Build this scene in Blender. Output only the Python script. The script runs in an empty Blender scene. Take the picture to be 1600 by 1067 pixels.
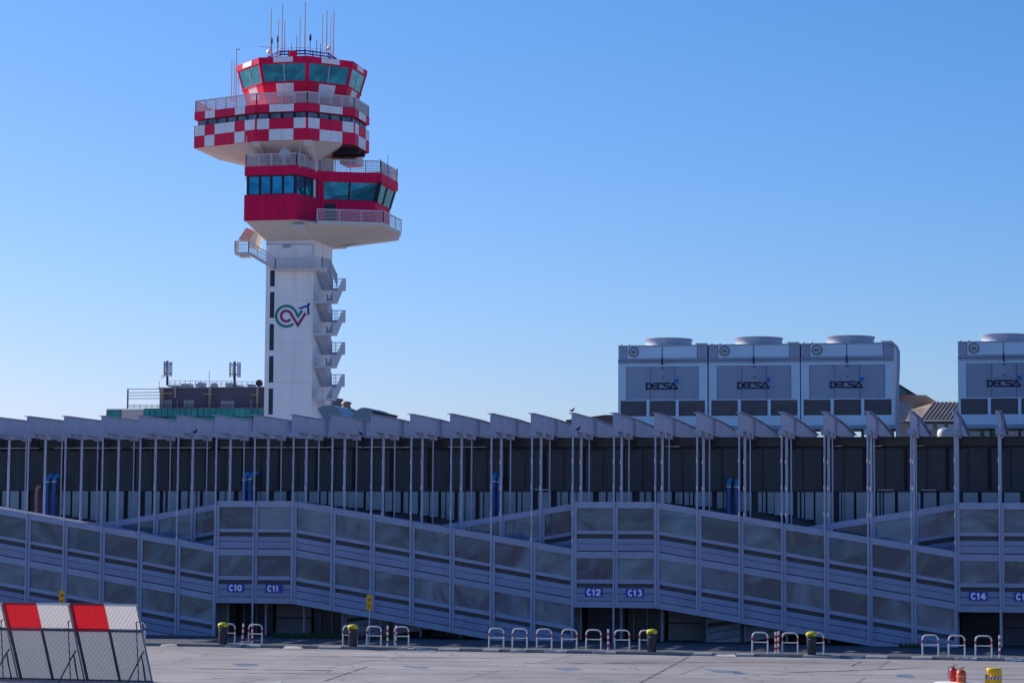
import bpy, math, random
from mathutils import Vector, Matrix

scene = bpy.context.scene
R = math.radians
random.seed(7)

# ---------------------------------------------------------------- camera
H = 5.137
F, YAW, PIT, ROL = 3742.8, .2227, .0829, .0061
cy, sy = math.cos(YAW), math.sin(YAW)
cp, sp = math.cos(PIT), math.sin(PIT)
FW = Vector((-sy * cp, cy * cp, sp))
r0 = Vector((cy, sy, 0)); u0 = r0.cross(FW)
RT = r0 * math.cos(ROL) + u0 * math.sin(ROL)
UP = u0 * math.cos(ROL) - r0 * math.sin(ROL)
cam = bpy.data.cameras.new('camera')
cam.sensor_width = 36
cam.lens = F / 1600 * 36
cam.clip_end = 6000
camo = bpy.data.objects.new('camera', cam)
scene.collection.objects.link(camo)
m = Matrix((RT, UP, -FW)).transposed().to_4x4()
m.translation = (0, 0, H)
camo.matrix_world = m
scene.camera = camo
C0 = Vector((0, 0, H))

# ---------------------------------------------------------------- sky + sun
SUN_EL, SUN_ROT = R(30), math.atan2(-.92, .39)
w = bpy.data.worlds.new("World"); scene.world = w; w.use_nodes = True
wn = w.node_tree.nodes
sk = wn.new('ShaderNodeTexSky'); sk.sky_type = 'NISHITA'; sk.sun_disc = False
sk.sun_elevation = SUN_EL; sk.sun_rotation = SUN_ROT
sk.altitude = 0; sk.air_density = 1.0; sk.dust_density = 0.5; sk.ozone_density = 3.0
sep = wn.new('ShaderNodeSeparateColor'); com = wn.new('ShaderNodeCombineColor')
w.node_tree.links.new(sk.outputs[0], sep.inputs[0])
for ch, (gain, gam) in enumerate(((.262, 1.52), (.585, 1.12), (1.06, 1.0))):      # deeper blue aloft, paler near the horizon
    pw = wn.new('ShaderNodeMath'); pw.operation = 'POWER'; pw.inputs[1].default_value = gam
    ml = wn.new('ShaderNodeMath'); ml.operation = 'MULTIPLY'; ml.inputs[1].default_value = gain
    w.node_tree.links.new(sep.outputs[ch], pw.inputs[0]); w.node_tree.links.new(pw.outputs[0], ml.inputs[0]); w.node_tree.links.new(ml.outputs[0], com.inputs[ch])
w.node_tree.links.new(com.outputs[0], wn['Background'].inputs[0])
wn['Background'].inputs[1].default_value = .12
sl = bpy.data.lights.new('sun', 'SUN'); sl.energy = 5.0; sl.angle = R(.5); sl.color = (1, .93, .82)
so = bpy.data.objects.new('sun', sl); scene.collection.objects.link(so)
sd = Vector((math.sin(SUN_ROT) * math.cos(SUN_EL), math.cos(SUN_ROT) * math.cos(SUN_EL), math.sin(SUN_EL)))
so.rotation_euler = (-sd).to_track_quat('-Z', 'Y').to_euler()
scene.view_settings.view_transform = 'Standard'
scene.view_settings.look = 'None'
scene.view_settings.exposure = .14
scene.view_settings.gamma = 1

# ---------------------------------------------------------------- helpers
def ray(px, py):
    return FW + RT * ((px - 800) / F) - UP * ((py - 533.5) / F)
def at(px, py, Y):                    # point seen at a photo pixel, on the plane Y = const
    d = ray(px, py); return C0 + d * (Y / d.y)
def gnd(px, py, z=0.0):
    d = ray(px, py); return C0 + d * ((z - H) / d.z)

MATS = {}
def mat(name, col, rough=.7, metal=0, var=.12, scale=2.0, bump=0, bscale=None, spec=.5, dirt=None, dcol=None,
        stretch=(1, 1, 1), coat=0):
    """painted/stone surface: base colour with soft mottling, optional dirt blotches and bump"""
    m = bpy.data.materials.new(name); m.use_nodes = True
    nt = m.node_tree; n = nt.nodes; l = nt.links
    b = n['Principled BSDF']
    b.inputs['Roughness'].default_value = rough
    b.inputs['Metallic'].default_value = metal
    b.inputs['Specular IOR Level'].default_value = spec
    tc = n.new('ShaderNodeTexCoord'); mp = n.new('ShaderNodeMapping')
    mp.inputs['Scale'].default_value = stretch
    l.new(tc.outputs['Object'], mp.inputs[0])
    nz = n.new('ShaderNodeTexNoise'); nz.inputs['Scale'].default_value = scale
    nz.inputs['Detail'].default_value = 6; nz.inputs['Roughness'].default_value = .65
    l.new(mp.outputs[0], nz.inputs['Vector'])
    mr = n.new('ShaderNodeMapRange')
    mr.inputs[1].default_value = .3; mr.inputs[2].default_value = .7
    mr.inputs[3].default_value = 1 - var; mr.inputs[4].default_value = 1 + var
    l.new(nz.outputs[0], mr.inputs[0])
    mx = n.new('ShaderNodeVectorMath'); mx.operation = 'SCALE'
    mx.inputs[0].default_value = col[:3]
    oi = n.new('ShaderNodeObjectInfo'); om = n.new('ShaderNodeMapRange'); om.inputs[3].default_value = .93; om.inputs[4].default_value = 1.07
    l.new(oi.outputs['Random'], om.inputs[0]); pm = n.new('ShaderNodeMath'); pm.operation = 'MULTIPLY'
    l.new(mr.outputs[0], pm.inputs[0]); l.new(om.outputs[0], pm.inputs[1]); l.new(pm.outputs[0], mx.inputs['Scale'])
    out = mx.outputs[0]
    if dirt:
        nd = n.new('ShaderNodeTexNoise'); nd.inputs['Scale'].default_value = dirt; nd.inputs['Detail'].default_value = 5
        l.new(mp.outputs[0], nd.inputs['Vector'])
        cr = n.new('ShaderNodeMapRange'); cr.inputs[1].default_value = .52; cr.inputs[2].default_value = .72
        cr.inputs[4].default_value = .7
        l.new(nd.outputs[0], cr.inputs[0])
        mm = n.new('ShaderNodeMix'); mm.data_type = 'RGBA'
        l.new(cr.outputs[0], mm.inputs[0]); l.new(out, mm.inputs[6])
        mm.inputs[7].default_value = (*(dcol or [c * .55 for c in col[:3]]), 1)
        out = mm.outputs[2]
    l.new(out, b.inputs['Base Color'])
    if bump:
        nb = n.new('ShaderNodeTexNoise'); nb.inputs['Scale'].default_value = bscale or scale * 4
        nb.inputs['Detail'].default_value = 4
        l.new(mp.outputs[0], nb.inputs['Vector'])
        bp = n.new('ShaderNodeBump'); bp.inputs['Strength'].default_value = bump; bp.inputs['Distance'].default_value = .05
        l.new(nb.outputs[0], bp.inputs['Height']); l.new(bp.outputs[0], b.inputs['Normal'])
    MATS[name] = m
    return m

def glass(name, c1, c2, rough=.08, wave=.3, wscale=.5, trans=.3, spec=.6, nscale=.6, dist=.12):
    """dusty wavy glazing: part see-through, part dusty film, wavy reflections"""
    m = bpy.data.materials.new(name); m.use_nodes = True
    nt = m.node_tree; n = nt.nodes; l = nt.links
    b = n['Principled BSDF']; b.inputs['Roughness'].default_value = rough
    b.inputs['Specular IOR Level'].default_value = spec
    tc = n.new('ShaderNodeTexCoord')
    nz = n.new('ShaderNodeTexNoise'); nz.inputs['Scale'].default_value = nscale; nz.inputs['Detail'].default_value = 4
    nz.inputs['Distortion'].default_value = 1.5
    l.new(tc.outputs['Object'], nz.inputs['Vector'])
    cr = n.new('ShaderNodeValToRGB')
    cr.color_ramp.elements[0].position = .35; cr.color_ramp.elements[0].color = (*c1, 1)
    cr.color_ramp.elements[1].position = .68; cr.color_ramp.elements[1].color = (*c2, 1)
    l.new(nz.outputs[0], cr.inputs[0]); l.new(cr.outputs[0], b.inputs['Base Color'])
    nb = n.new('ShaderNodeTexNoise'); nb.inputs['Scale'].default_value = wscale; nb.inputs['Detail'].default_value = 2
    nb.inputs['Distortion'].default_value = 1.0
    l.new(tc.outputs['Object'], nb.inputs['Vector'])
    bp = n.new('ShaderNodeBump'); bp.inputs['Strength'].default_value = wave; bp.inputs['Distance'].default_value = dist
    l.new(nb.outputs[0], bp.inputs['Height']); l.new(bp.outputs[0], b.inputs['Normal'])
    if trans:
        tr = n.new('ShaderNodeBsdfTransparent'); tr.inputs[0].default_value = (.75, .85, .9, 1)
        ms = n.new('ShaderNodeMixShader'); ms.inputs[0].default_value = 1 - trans
        l.new(tr.outputs[0], ms.inputs[1]); l.new(b.outputs[0], ms.inputs[2])
        l.new(ms.outputs[0], n['Material Output'].inputs[0])
    MATS[name] = m
    return m

STEEL = mat('lavender_steel_paint', (.335, .375, .505), .55, var=.16, scale=2.2, dirt=1.3, dcol=(.27, .28, .39), stretch=(1, 1, .5))
STEEL2 = mat('lavender_column_paint', (.44, .48, .59), .5, var=.12, scale=2)
CLAD = mat('blue_grey_cladding_paint', (.28, .32, .48), .45, var=.09, scale=.9, dirt=.8, dcol=(.215, .23, .35), stretch=(1.2, 1, .7))
CLADP = mat('blue_grey_frame_paint', (.36, .39, .53), .5, var=.12, scale=1.6)
PANE = glass('gallery_glass', (.08, .12, .175), (.30, .39, .49), .05, .6, .30, .32, .9, .35, .22)
_n = PANE.node_tree.nodes; _l = PANE.node_tree.links
_oi = _n.new('ShaderNodeObjectInfo'); _mr = _n.new('ShaderNodeMapRange'); _mr.inputs[3].default_value = -.16; _mr.inputs[4].default_value = .16
_l.new(_oi.outputs['Random'], _mr.inputs[0]); _ad = _n.new('ShaderNodeMath'); _ad.operation = 'ADD'
_cr = [x for x in _n if x.type == 'VALTORGB'][0]; _nz = _cr.inputs[0].links[0].from_socket
_l.new(_nz, _ad.inputs[0]); _l.new(_mr.outputs[0], _ad.inputs[1]); _l.new(_ad.outputs[0], _cr.inputs[0])
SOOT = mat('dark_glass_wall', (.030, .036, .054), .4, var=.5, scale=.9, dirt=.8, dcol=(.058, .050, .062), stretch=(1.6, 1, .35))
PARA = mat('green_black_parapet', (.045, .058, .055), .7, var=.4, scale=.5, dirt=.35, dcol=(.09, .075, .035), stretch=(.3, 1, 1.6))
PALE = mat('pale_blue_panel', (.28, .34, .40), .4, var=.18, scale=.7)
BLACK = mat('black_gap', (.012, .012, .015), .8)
INNER = mat('gallery_inner_grey', (.26, .25, .27), .8, var=.2, scale=.8)
WHITE = mat('white_concrete_paint', (.90, .88, .87), .75, var=.06, scale=.6, dirt=.55, dcol=(.74, .71, .68), stretch=(1.6, 1.6, .14))
SOFF = mat('cream_soffit_paint', (.74, .67, .61), .8, var=.06, scale=.5, dirt=.5, dcol=(.66, .58, .51))
WPAN = mat('white_enamel_panel', (.95, .95, .96), .45, var=.07, scale=1.4, dirt=1.0, dcol=(.72, .71, .73), stretch=(2, 2, .5))
RED = mat('crimson_paint', (.86, .003, .085), .6, spec=.25, var=.20, scale=.9, dirt=.6, dcol=(.66, .002, .08), stretch=(2.5, 2.5, .4))
RED2 = mat('red_panel_paint', (.92, .004, .075), .5, spec=.3, var=.14, scale=1.4, dirt=1.1, dcol=(.70, .012, .07), stretch=(2, 2, .6))
TEAL = glass('tower_tinted_glass', (.015, .19, .31), (.04, .40, .54), .05, .10, .5, 0, .9, .45, .06)
TEAL.node_tree.nodes['Principled BSDF'].inputs['Metallic'].default_value = .7
TEALF = mat('dark_window_frame', (.012, .015, .035), .5)
RAILM = mat('rail_paint', (.68, .66, .68), .6, var=.08)
GRIL = mat('stair_panel_paint', (.58, .58, .64), .6, var=.12, scale=1.2)
METAL = mat('galvanised_steel', (.42, .44, .47), .5, metal=.35, var=.10, scale=1)
GALV = mat('galvanised_casing', (.34, .39, .50), .55, metal=.05, var=.08, scale=.8, dirt=.6, dcol=(.27, .29, .39), stretch=(2, 2, .4))
GALVB = mat('bright_casing_panel', (.58, .72, .86), .4, metal=.15, var=.06, scale=.7)
LOUV = mat('dark_louvre', (.13, .115, .13), .8, var=.25, scale=1.5)
DARK = mat('dark_steel', (.035, .037, .05), .6, var=.2)
COPPER = mat('brown_metal_roof', (.33, .25, .20), .5, var=.10, scale=.7)
COPD = mat('dark_brown_metal_roof', (.10, .06, .055), .6, var=.12, scale=.7)
BLUEP = mat('blue_pipe_paint', (.008, .10, .36), .4, var=.12, scale=2)
BLUEC = mat('light_blue_elbow_paint', (.015, .20, .52), .4, var=.10, scale=2)
PINKP = mat('pink_pipe_paint', (.50, .20, .20), .6, var=.12, scale=3)
TWHITE = mat('white_tube_paint', (.72, .70, .70), .4, var=.06)
TRED = mat('red_band_paint', (.42, .02, .04), .5, var=.1)
BINB = mat('dark_bin_plastic', (.022, .022, .030), .5, var=.15)
YEL = mat('yellow_plastic', (.72, .62, .02), .4, var=.08)
YELS = mat('yellow_sign_face', (.85, .36, .01), .5, var=.08)
SIGNB = mat('navy_sign_face', (.03, .045, .48), .45, var=.06)
LETW = mat('white_lettering', (.95, .95, .95), .5, var=.02)
INK = mat('navy_lettering', (.012, .018, .06), .5, var=.05)
LBLUE = mat('light_blue_drop', (.06, .35, .75), .4, var=.05)
DBLUE = mat('deep_blue_drop', (.01, .10, .45), .4, var=.05)
LGREEN = mat('logo_green', (.004, .22, .21), .5, var=.04)
LPURP = mat('logo_purple', (.32, .015, .14), .5, var=.04)
LNAVY = mat('logo_navy', (.012, .03, .34), .5, var=.04)
TEALW = glass('teal_glass_cladding', (.006, .16, .18), (.03, .30, .30), .2, .15, .5, 0, .5, .25)
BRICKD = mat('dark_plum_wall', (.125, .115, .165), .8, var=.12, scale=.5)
BEIGE = mat('beige_metal_frame', (.34, .31, .29), .6, var=.08)
CREAM = mat('cream_wall', (.55, .50, .47), .7, var=.04, scale=.4)
DUCT = mat('duct_sheet_metal', (.26, .31, .36), .4, metal=.3, var=.06, scale=.8)
BIRD = mat('dark_feathers', (.02, .02, .025), .8, var=.3, scale=20)
GRASS = mat('dark_green_grass', (.03, .06, .02), .9, var=.4, scale=12)
ORANGE = mat('orange_red_enamel', (.70, .09, .01), .35, var=.08)
EXRED = mat('extinguisher_red', (.50, .015, .015), .3, var=.08)
CONCW = mat('whitewashed_concrete', (.74, .72, .70), .8, var=.08, scale=3, bump=.2)
PLANK = mat('pale_kerb_concrete', (.42, .40, .38), .85, var=.15, scale=3, bump=.3)

def asphalt():
    m = bpy.data.materials.new('asphalt'); m.use_nodes = True
    nt = m.node_tree; n = nt.nodes; l = nt.links; b = n['Principled BSDF']
    b.inputs['Roughness'].default_value = .85
    tc = n.new('ShaderNodeTexCoord')
    def noise(s, det, stx, sty, rot=.12, dis=0):
        mp = n.new('ShaderNodeMapping'); mp.inputs['Scale'].default_value = (stx, sty, 1)
        mp.inputs['Rotation'].default_value = (0, 0, rot)
        l.new(tc.outputs['Object'], mp.inputs[0])
        z = n.new('ShaderNodeTexNoise'); z.inputs['Scale'].default_value = s; z.inputs['Detail'].default_value = det
        z.inputs['Distortion'].default_value = dis
        l.new(mp.outputs[0], z.inputs['Vector']); return z.outputs[0]
    def rng(src, a, c, lo, hi):
        r = n.new('ShaderNodeMapRange'); r.inputs[1].default_value = a; r.inputs[2].default_value = c
        r.inputs[3].default_value = lo; r.inputs[4].default_value = hi; l.new(src, r.inputs[0]); return r.outputs[0]
    def mul(a, c):
        x = n.new('ShaderNodeMath'); x.operation = 'MULTIPLY'; l.new(a, x.inputs[0]); l.new(c, x.inputs[1]); return x.outputs[0]
    f = mul(rng(noise(1, 8, .25, .25), .3, .7, .82, 1.18), rng(noise(1, 4, .06, .7), .35, .65, .86, 1.10))
    f = mul(f, rng(noise(30, 3, 1, 1), .3, .7, .85, 1.15))
    vo = n.new('ShaderNodeTexVoronoi'); vo.feature = 'DISTANCE_TO_EDGE'; vo.inputs['Scale'].default_value = .11
    nzv = n.new('ShaderNodeTexNoise'); nzv.inputs['Scale'].default_value = .5; nzv.inputs['Detail'].default_value = 6
    l.new(tc.outputs['Object'], nzv.inputs['Vector'])
    va = n.new('ShaderNodeVectorMath'); va.operation = 'MULTIPLY_ADD'
    l.new(nzv.outputs['Color'], va.inputs[0]); va.inputs[1].default_value = (3, 3, 0); l.new(tc.outputs['Object'], va.inputs[2])
    l.new(va.outputs[0], vo.inputs['Vector'])
    f = mul(f, rng(vo.outputs['Distance'], .0, .008, .45, 1))
    # old resurfacing patches
    br = n.new('ShaderNodeTexBrick'); br.inputs['Scale'].default_value = .035
    br.inputs['Color1'].default_value = (1.0, 1.0, 1.0, 1); br.inputs['Color2'].default_value = (.84, .84, .84, 1)
    br.inputs['Mortar'].default_value = (.6, .6, .6, 1); br.inputs['Mortar Size'].default_value = .003
    l.new(tc.outputs['Object'], br.inputs['Vector'])
    bw = n.new('ShaderNodeRGBToBW'); l.new(br.outputs[0], bw.inputs[0])
    f = mul(f, bw.outputs[0])
    sc = n.new('ShaderNodeVectorMath'); sc.operation = 'SCALE'; sc.inputs[0].default_value = (.31, .285, .292)
    l.new(f, sc.inputs['Scale']); l.new(sc.outputs[0], b.inputs['Base Color'])
    bp = n.new('ShaderNodeBump'); bp.inputs['Strength'].default_value = .5; bp.inputs['Distance'].default_value = .02
    l.new(noise(25, 4, 1, 1), bp.inputs['Height']); l.new(bp.outputs[0], b.inputs['Normal'])
    return m
ASPH = asphalt()

def worn_paint(name, col, keep=.5):
    """road paint that is partly rubbed off down to the asphalt"""
    m = bpy.data.materials.new(name); m.use_nodes = True
    nt = m.node_tree; n = nt.nodes; l = nt.links; b = n['Principled BSDF']
    b.inputs['Roughness'].default_value = .8; b.inputs['Base Color'].default_value = (*col, 1)
    tc = n.new('ShaderNodeTexCoord')
    mp = n.new('ShaderNodeMapping'); mp.inputs['Scale'].default_value = (.5, 2.5, 1); l.new(tc.outputs['Object'], mp.inputs[0])
    z = n.new('ShaderNodeTexNoise'); z.inputs['Scale'].default_value = 1.6; z.inputs['Detail'].default_value = 8
    l.new(mp.outputs[0], z.inputs['Vector'])
    r = n.new('ShaderNodeMapRange'); r.inputs[1].default_value = .62 - keep * .4; r.inputs[2].default_value = .82 - keep * .4
    l.new(z.outputs[0], r.inputs[0])
    tr = n.new('ShaderNodeBsdfTransparent'); ms = n.new('ShaderNodeMixShader')
    l.new(r.outputs[0], ms.inputs[0]); l.new(tr.outputs[0], ms.inputs[1]); l.new(b.outputs[0], ms.inputs[2])
    l.new(ms.outputs[0], n['Material Output'].inputs[0])
    return m
RWHITE = worn_paint('worn_white_road_paint', (.5, .49, .48), .65)
RBLUE = worn_paint('worn_blue_road_paint', (.09, .20, .38), .5)

def tag(o, label=None, cat=None, group=None, kind=None):
    if label: o['label'] = label
    if cat: o['category'] = cat
    if group: o['group'] = group
    if kind: o['kind'] = kind
    return o

def empty(name, loc, label, cat, group=None):
    o = bpy.data.objects.new(name, None); scene.collection.objects.link(o)
    o.location = loc; o.empty_display_size = .3
    return tag(o, label, cat, group)

class MB:
    def __init__(s): s.v = []; s.f = []; s.m = []; s.mats = []
    def mi(s, m):
        if m not in s.mats: s.mats.append(m)
        return s.mats.index(m)
    def face(s, pts, m):
        k = len(s.v); s.v += [tuple(p) for p in pts]; s.f.append(tuple(range(k, k + len(pts)))); s.m.append(s.mi(m)); return s
    def hexa(s, b, t, m):            # b, t: 4 points each, counter-clockwise seen from above
        k = len(s.v); s.v += [tuple(p) for p in b] + [tuple(p) for p in t]
        i = s.mi(m)
        for q in ((3, 2, 1, 0), (4, 5, 6, 7), (0, 1, 5, 4), (1, 2, 6, 5), (2, 3, 7, 6), (3, 0, 4, 7)):
            s.f.append(tuple(k + a for a in q)); s.m.append(i)
        return s
    def box(s, x0, x1, y0, y1, z0, z1, m):
        return s.hexa([(x0, y0, z0), (x1, y0, z0), (x1, y1, z0), (x0, y1, z0)],
                      [(x0, y0, z1), (x1, y0, z1), (x1, y1, z1), (x0, y1, z1)], m)
    def sbox(s, xa, xb, za, zb, o0, o1, y0, y1, m):   # strip following a slope: top line za..zb, offsets below it
        return s.hexa([(xa, y0, za - o1), (xb, y0, zb - o1), (xb, y1, zb - o1), (xa, y1, za - o1)],
                      [(xa, y0, za - o0), (xb, y0, zb - o0), (xb, y1, zb - o0), (xa, y1, za - o0)], m)
    def loft(s, a, b, m, cap0=True, cap1=True):
        k = len(s.v); n = len(a); s.v += [tuple(p) for p in a] + [tuple(p) for p in b]; i = s.mi(m)
        for j in range(n):
            q = (j + 1) % n; s.f.append((k + j, k + q, k + n + q, k + n + j)); s.m.append(i)
        if cap0: s.f.append(tuple(k + j for j in reversed(range(n)))); s.m.append(i)
        if cap1: s.f.append(tuple(k + n + j for j in range(n))); s.m.append(i)
        return s
    def prism(s, poly, z0, z1, m):
        return s.loft([(x, y, z0) for x, y in poly], [(x, y, z1) for x, y in poly], m)
    def tube(s, path, r, m, n=8, r1=None):
        P = [Vector(p) for p in path]; k = len(s.v); i = s.mi(m); L = len(P)
        prev = None
        for j, p in enumerate(P):
            t = (P[min(j + 1, L - 1)] - P[max(j - 1, 0)]).normalized()
            if prev is None:
                a = t.orthogonal().normalized()
            else:
                a = (prev - t * prev.dot(t)).normalized()
            prev = a; b = t.cross(a)
            rr = r if r1 is None else r + (r1 - r) * j / (L - 1)
            for q in range(n):
                g = 2 * math.pi * q / n; s.v.append(tuple(p + a * (rr * math.cos(g)) + b * (rr * math.sin(g))))
        for j in range(L - 1):
            for q in range(n):
                q2 = (q + 1) % n
                s.f.append((k + j * n + q, k + j * n + q2, k + (j + 1) * n + q2, k + (j + 1) * n + q)); s.m.append(i)
        s.f.append(tuple(k + q for q in reversed(range(n)))); s.m.append(i)
        s.f.append(tuple(k + (L - 1) * n + q for q in range(n))); s.m.append(i)
        return s
    def lathe(s, prof, c, m, n=24, sx=1, sy_=1):     # prof: (r,z) bottom to top
        k = len(s.v); i = s.mi(m)
        for r_, z in prof:
            for q in range(n):
                g = 2 * math.pi * q / n; s.v.append((c[0] + r_ * sx * math.cos(g), c[1] + r_ * sy_ * math.sin(g), c[2] + z))
        for j in range(len(prof) - 1):
            for q in range(n):
                q2 = (q + 1) % n
                s.f.append((k + j * n + q, k + j * n + q2, k + (j + 1) * n + q2, k + (j + 1) * n + q)); s.m.append(i)
        s.f.append(tuple(k + q for q in reversed(range(n)))); s.m.append(i)
        s.f.append(tuple(k + (len(prof) - 1) * n + q for q in range(n))); s.m.append(i)
        return s
    def bar(s, p, q, wd, ht, m):       # rectangular bar p->q, wd across, ht in the up-ish direction
        p = Vector(p); q = Vector(q); t = (q - p).normalized()
        up = Vector((0, 0, 1)) if abs(t.z) < .95 else Vector((0, 1, 0))
        a = t.cross(up).normalized(); b = a.cross(t).normalized()
        c = [a * (wd / 2 * i) + b * (ht / 2 * j) for i, j in ((-1, -1), (1, -1), (1, 1), (-1, 1))]
        return s.loft([p + x for x in c], [q + x for x in c], m)
    def ribbon(s, pts, wd, y0, y1, m, closed=False):    # flat stroke drawn in X-Z, thickness y0..y1, mitred
        P = [Vector((p[0], p[1])) for p in pts]; L = len(P); lo = []; hi = []
        for j in range(L):
            d1 = (P[j] - P[j - 1]).normalized() if j > 0 else (P[1] - P[0]).normalized()
            d2 = (P[j + 1] - P[j]).normalized() if j < L - 1 else d1
            n1 = Vector((-d1.y, d1.x)); n2 = Vector((-d2.y, d2.x)); b = (n1 + n2)
            if b.length < 1e-4: b = n1
            b.normalize(); k = wd / 2 / max(.3, b.dot(n1))
            lo.append(P[j] - b * k); hi.append(P[j] + b * k)
        for j in range(L - 1):
            s.hexa([(lo[j].x, y0, lo[j].y), (lo[j + 1].x, y0, lo[j + 1].y), (lo[j + 1].x, y1, lo[j + 1].y), (lo[j].x, y1, lo[j].y)],
                   [(hi[j].x, y0, hi[j].y), (hi[j + 1].x, y0, hi[j + 1].y), (hi[j + 1].x, y1, hi[j + 1].y), (hi[j].x, y1, hi[j].y)], m)
        return s
    def build(s, name, parent=None, smooth=False, origin=None):
        me = bpy.data.meshes.new(name)
        o3 = Vector(origin) if origin is not None else Vector((0, 0, 0))
        if parent is not None and origin is None: o3 = Vector(parent_world(parent))
        me.from_pydata([tuple(Vector(v) - o3) for v in s.v], [], s.f)
        for m_ in s.mats: me.materials.append(m_)
        me.polygons.foreach_set('material_index', s.m)
        me.validate(); me.update()
        import bmesh as _b
        bm = _b.new(); bm.from_mesh(me); _b.ops.recalc_face_normals(bm, faces=bm.faces); bm.to_mesh(me); bm.free()
        if smooth:
            me.polygons.foreach_set('use_smooth', [True] * len(me.polygons)); me.set_sharp_from_angle(angle=R(35))
        ob = bpy.data.objects.new(name, me); scene.collection.objects.link(ob)
        if parent is not None:
            ob.parent = parent
            ob.location = o3 - Vector(parent_world(parent))
        else:
            ob.location = o3
        return ob
def parent_world(o):
    v = Vector(o.location)
    while o.parent is not None:
        o = o.parent; v = v + Vector(o.location)
    return v

def copy_tree(o, parent=None):
    c = o.copy(); scene.collection.objects.link(c)
    if parent is not None: c.parent = parent
    for ch in o.children: copy_tree(ch, c)
    return c

def text_mesh(s, size, m, name, parent, loc, bold=.0, depth=.01, xs=1.0):
    cu = bpy.data.curves.new('t', 'FONT'); cu.body = s; cu.size = size; cu.offset = bold; cu.extrude = depth
    cu.align_x = 'CENTER'; cu.align_y = 'CENTER'
    to = bpy.data.objects.new('t', cu); scene.collection.objects.link(to)
    dg = bpy.context.evaluated_depsgraph_get(); dg.update()
    me = bpy.data.meshes.new_from_object(to.evaluated_get(dg))
    bpy.data.objects.remove(to)
    me.transform(Matrix.Diagonal((xs, 1, 1, 1))); me.transform(Matrix.Rotation(R(90), 4, 'X'))
    me.materials.clear(); me.materials.append(m)
    ob = bpy.data.objects.new(name, me); scene.collection.objects.link(ob)
    ob.parent = parent; ob.location = Vector(loc) - parent_world(parent)
    return ob

ORD = ['first', 'second', 'third', 'fourth', 'fifth', 'sixth', 'seventh', 'eighth', 'ninth', 'tenth', 'eleventh', 'twelfth',
       'thirteenth', 'fourteenth', 'fifteenth', 'sixteenth', 'seventeenth', 'eighteenth', 'nineteenth', 'twentieth',
       'twenty-first', 'twenty-second', 'twenty-third', 'twenty-fourth', 'twenty-fifth', 'twenty-sixth', 'twenty-seventh']

# ---------------------------------------------------------------- ground
D = 118.75                # the front plane of the walkway
S = 2.1088; X0 = -53.22   # bay spacing and first frame
ZT, ZB, ZQ, ZP = 11.554, 10.697, 7.112, 1.835
DROP = .338
def FX(i): return X0 + i * S

b = MB(); b.face([(-1800, -300, 0), (1800, -300, 0), (1800, 3500, 0), (-1800, 3500, 0)], ASPH)
g = b.build('apron_ground'); tag(g, kind='structure')

K0, K1 = gnd(413, 1011), gnd(1554, 1031.5)
kd = (K1 - K0).normalized(); kn = Vector((-kd.y, kd.x, 0))   # kn points away from the camera
def kpt(px, off=0, z=0):          # point on the kerb line below a photo column
    d = ray(px, 1015); n = kn; t = (K0 + kn * off - C0).dot(n) / d.dot(n)
    p = C0 + d * t; return Vector((p.x, p.y, z))
PAVE = mat('grey_pavement', (.075, .08, .10), .85, var=.15, scale=1.2, bump=.2)  # base darkened to carry the shadow lying on the pavement
KERB = mat('kerb_concrete', (.22, .22, .23), .85, var=.2, scale=1.5)
A_, B_ = K0 - kd * 80 - kn * .35, K0 + kd * 110 - kn * .35
b = MB(); b.hexa([(A_.x, A_.y, -.02), (B_.x, B_.y, -.02), (B_.x, 140, -.02), (A_.x, 140, -.02)],
                 [(A_.x, A_.y, .12), (B_.x, B_.y, .12), (B_.x, 140, .12), (A_.x, 140, .12)], PAVE)
tag(b.build('pavement'), kind='structure')
b = MB(); A2, B2 = A_ - kn * .16, B_ - kn * .16
b.hexa([(A2.x, A2.y, -.02), (B2.x, B2.y, -.02), (B_.x, B_.y, -.02), (A_.x, A_.y, -.02)],
       [(A2.x, A2.y, .135), (B2.x, B2.y, .135), (B_.x, B_.y, .135), (A_.x, A_.y, .135)], KERB)
# paler dropped kerb slabs standing a little proud
for a_, c_ in ((352, 376), (385, 406), (497, 532), (620, 648), (684, 717), (754, 779), (797, 822), (850, 885), (925, 962),
               (1083, 1112), (1150, 1178), (1255, 1312), (1352, 1386), (1424, 1456), (1492, 1526), (1570, 1600)):
    p, q = kpt(a_, -.62), kpt(c_, -.62); t_ = (q - p)
    b.hexa([(p.x, p.y, -.01), (q.x, q.y, -.01), (q.x + kn.x * .3, q.y + kn.y * .3, -.01), (p.x + kn.x * .3, p.y + kn.y * .3, -.01)],
           [(p.x, p.y, .10), (q.x, q.y, .10), (q.x + kn.x * .3, q.y + kn.y * .3, .15), (p.x + kn.x * .3, p.y + kn.y * .3, .15)], PLANK)
tag(b.build('kerb'), kind='structure')

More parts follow.
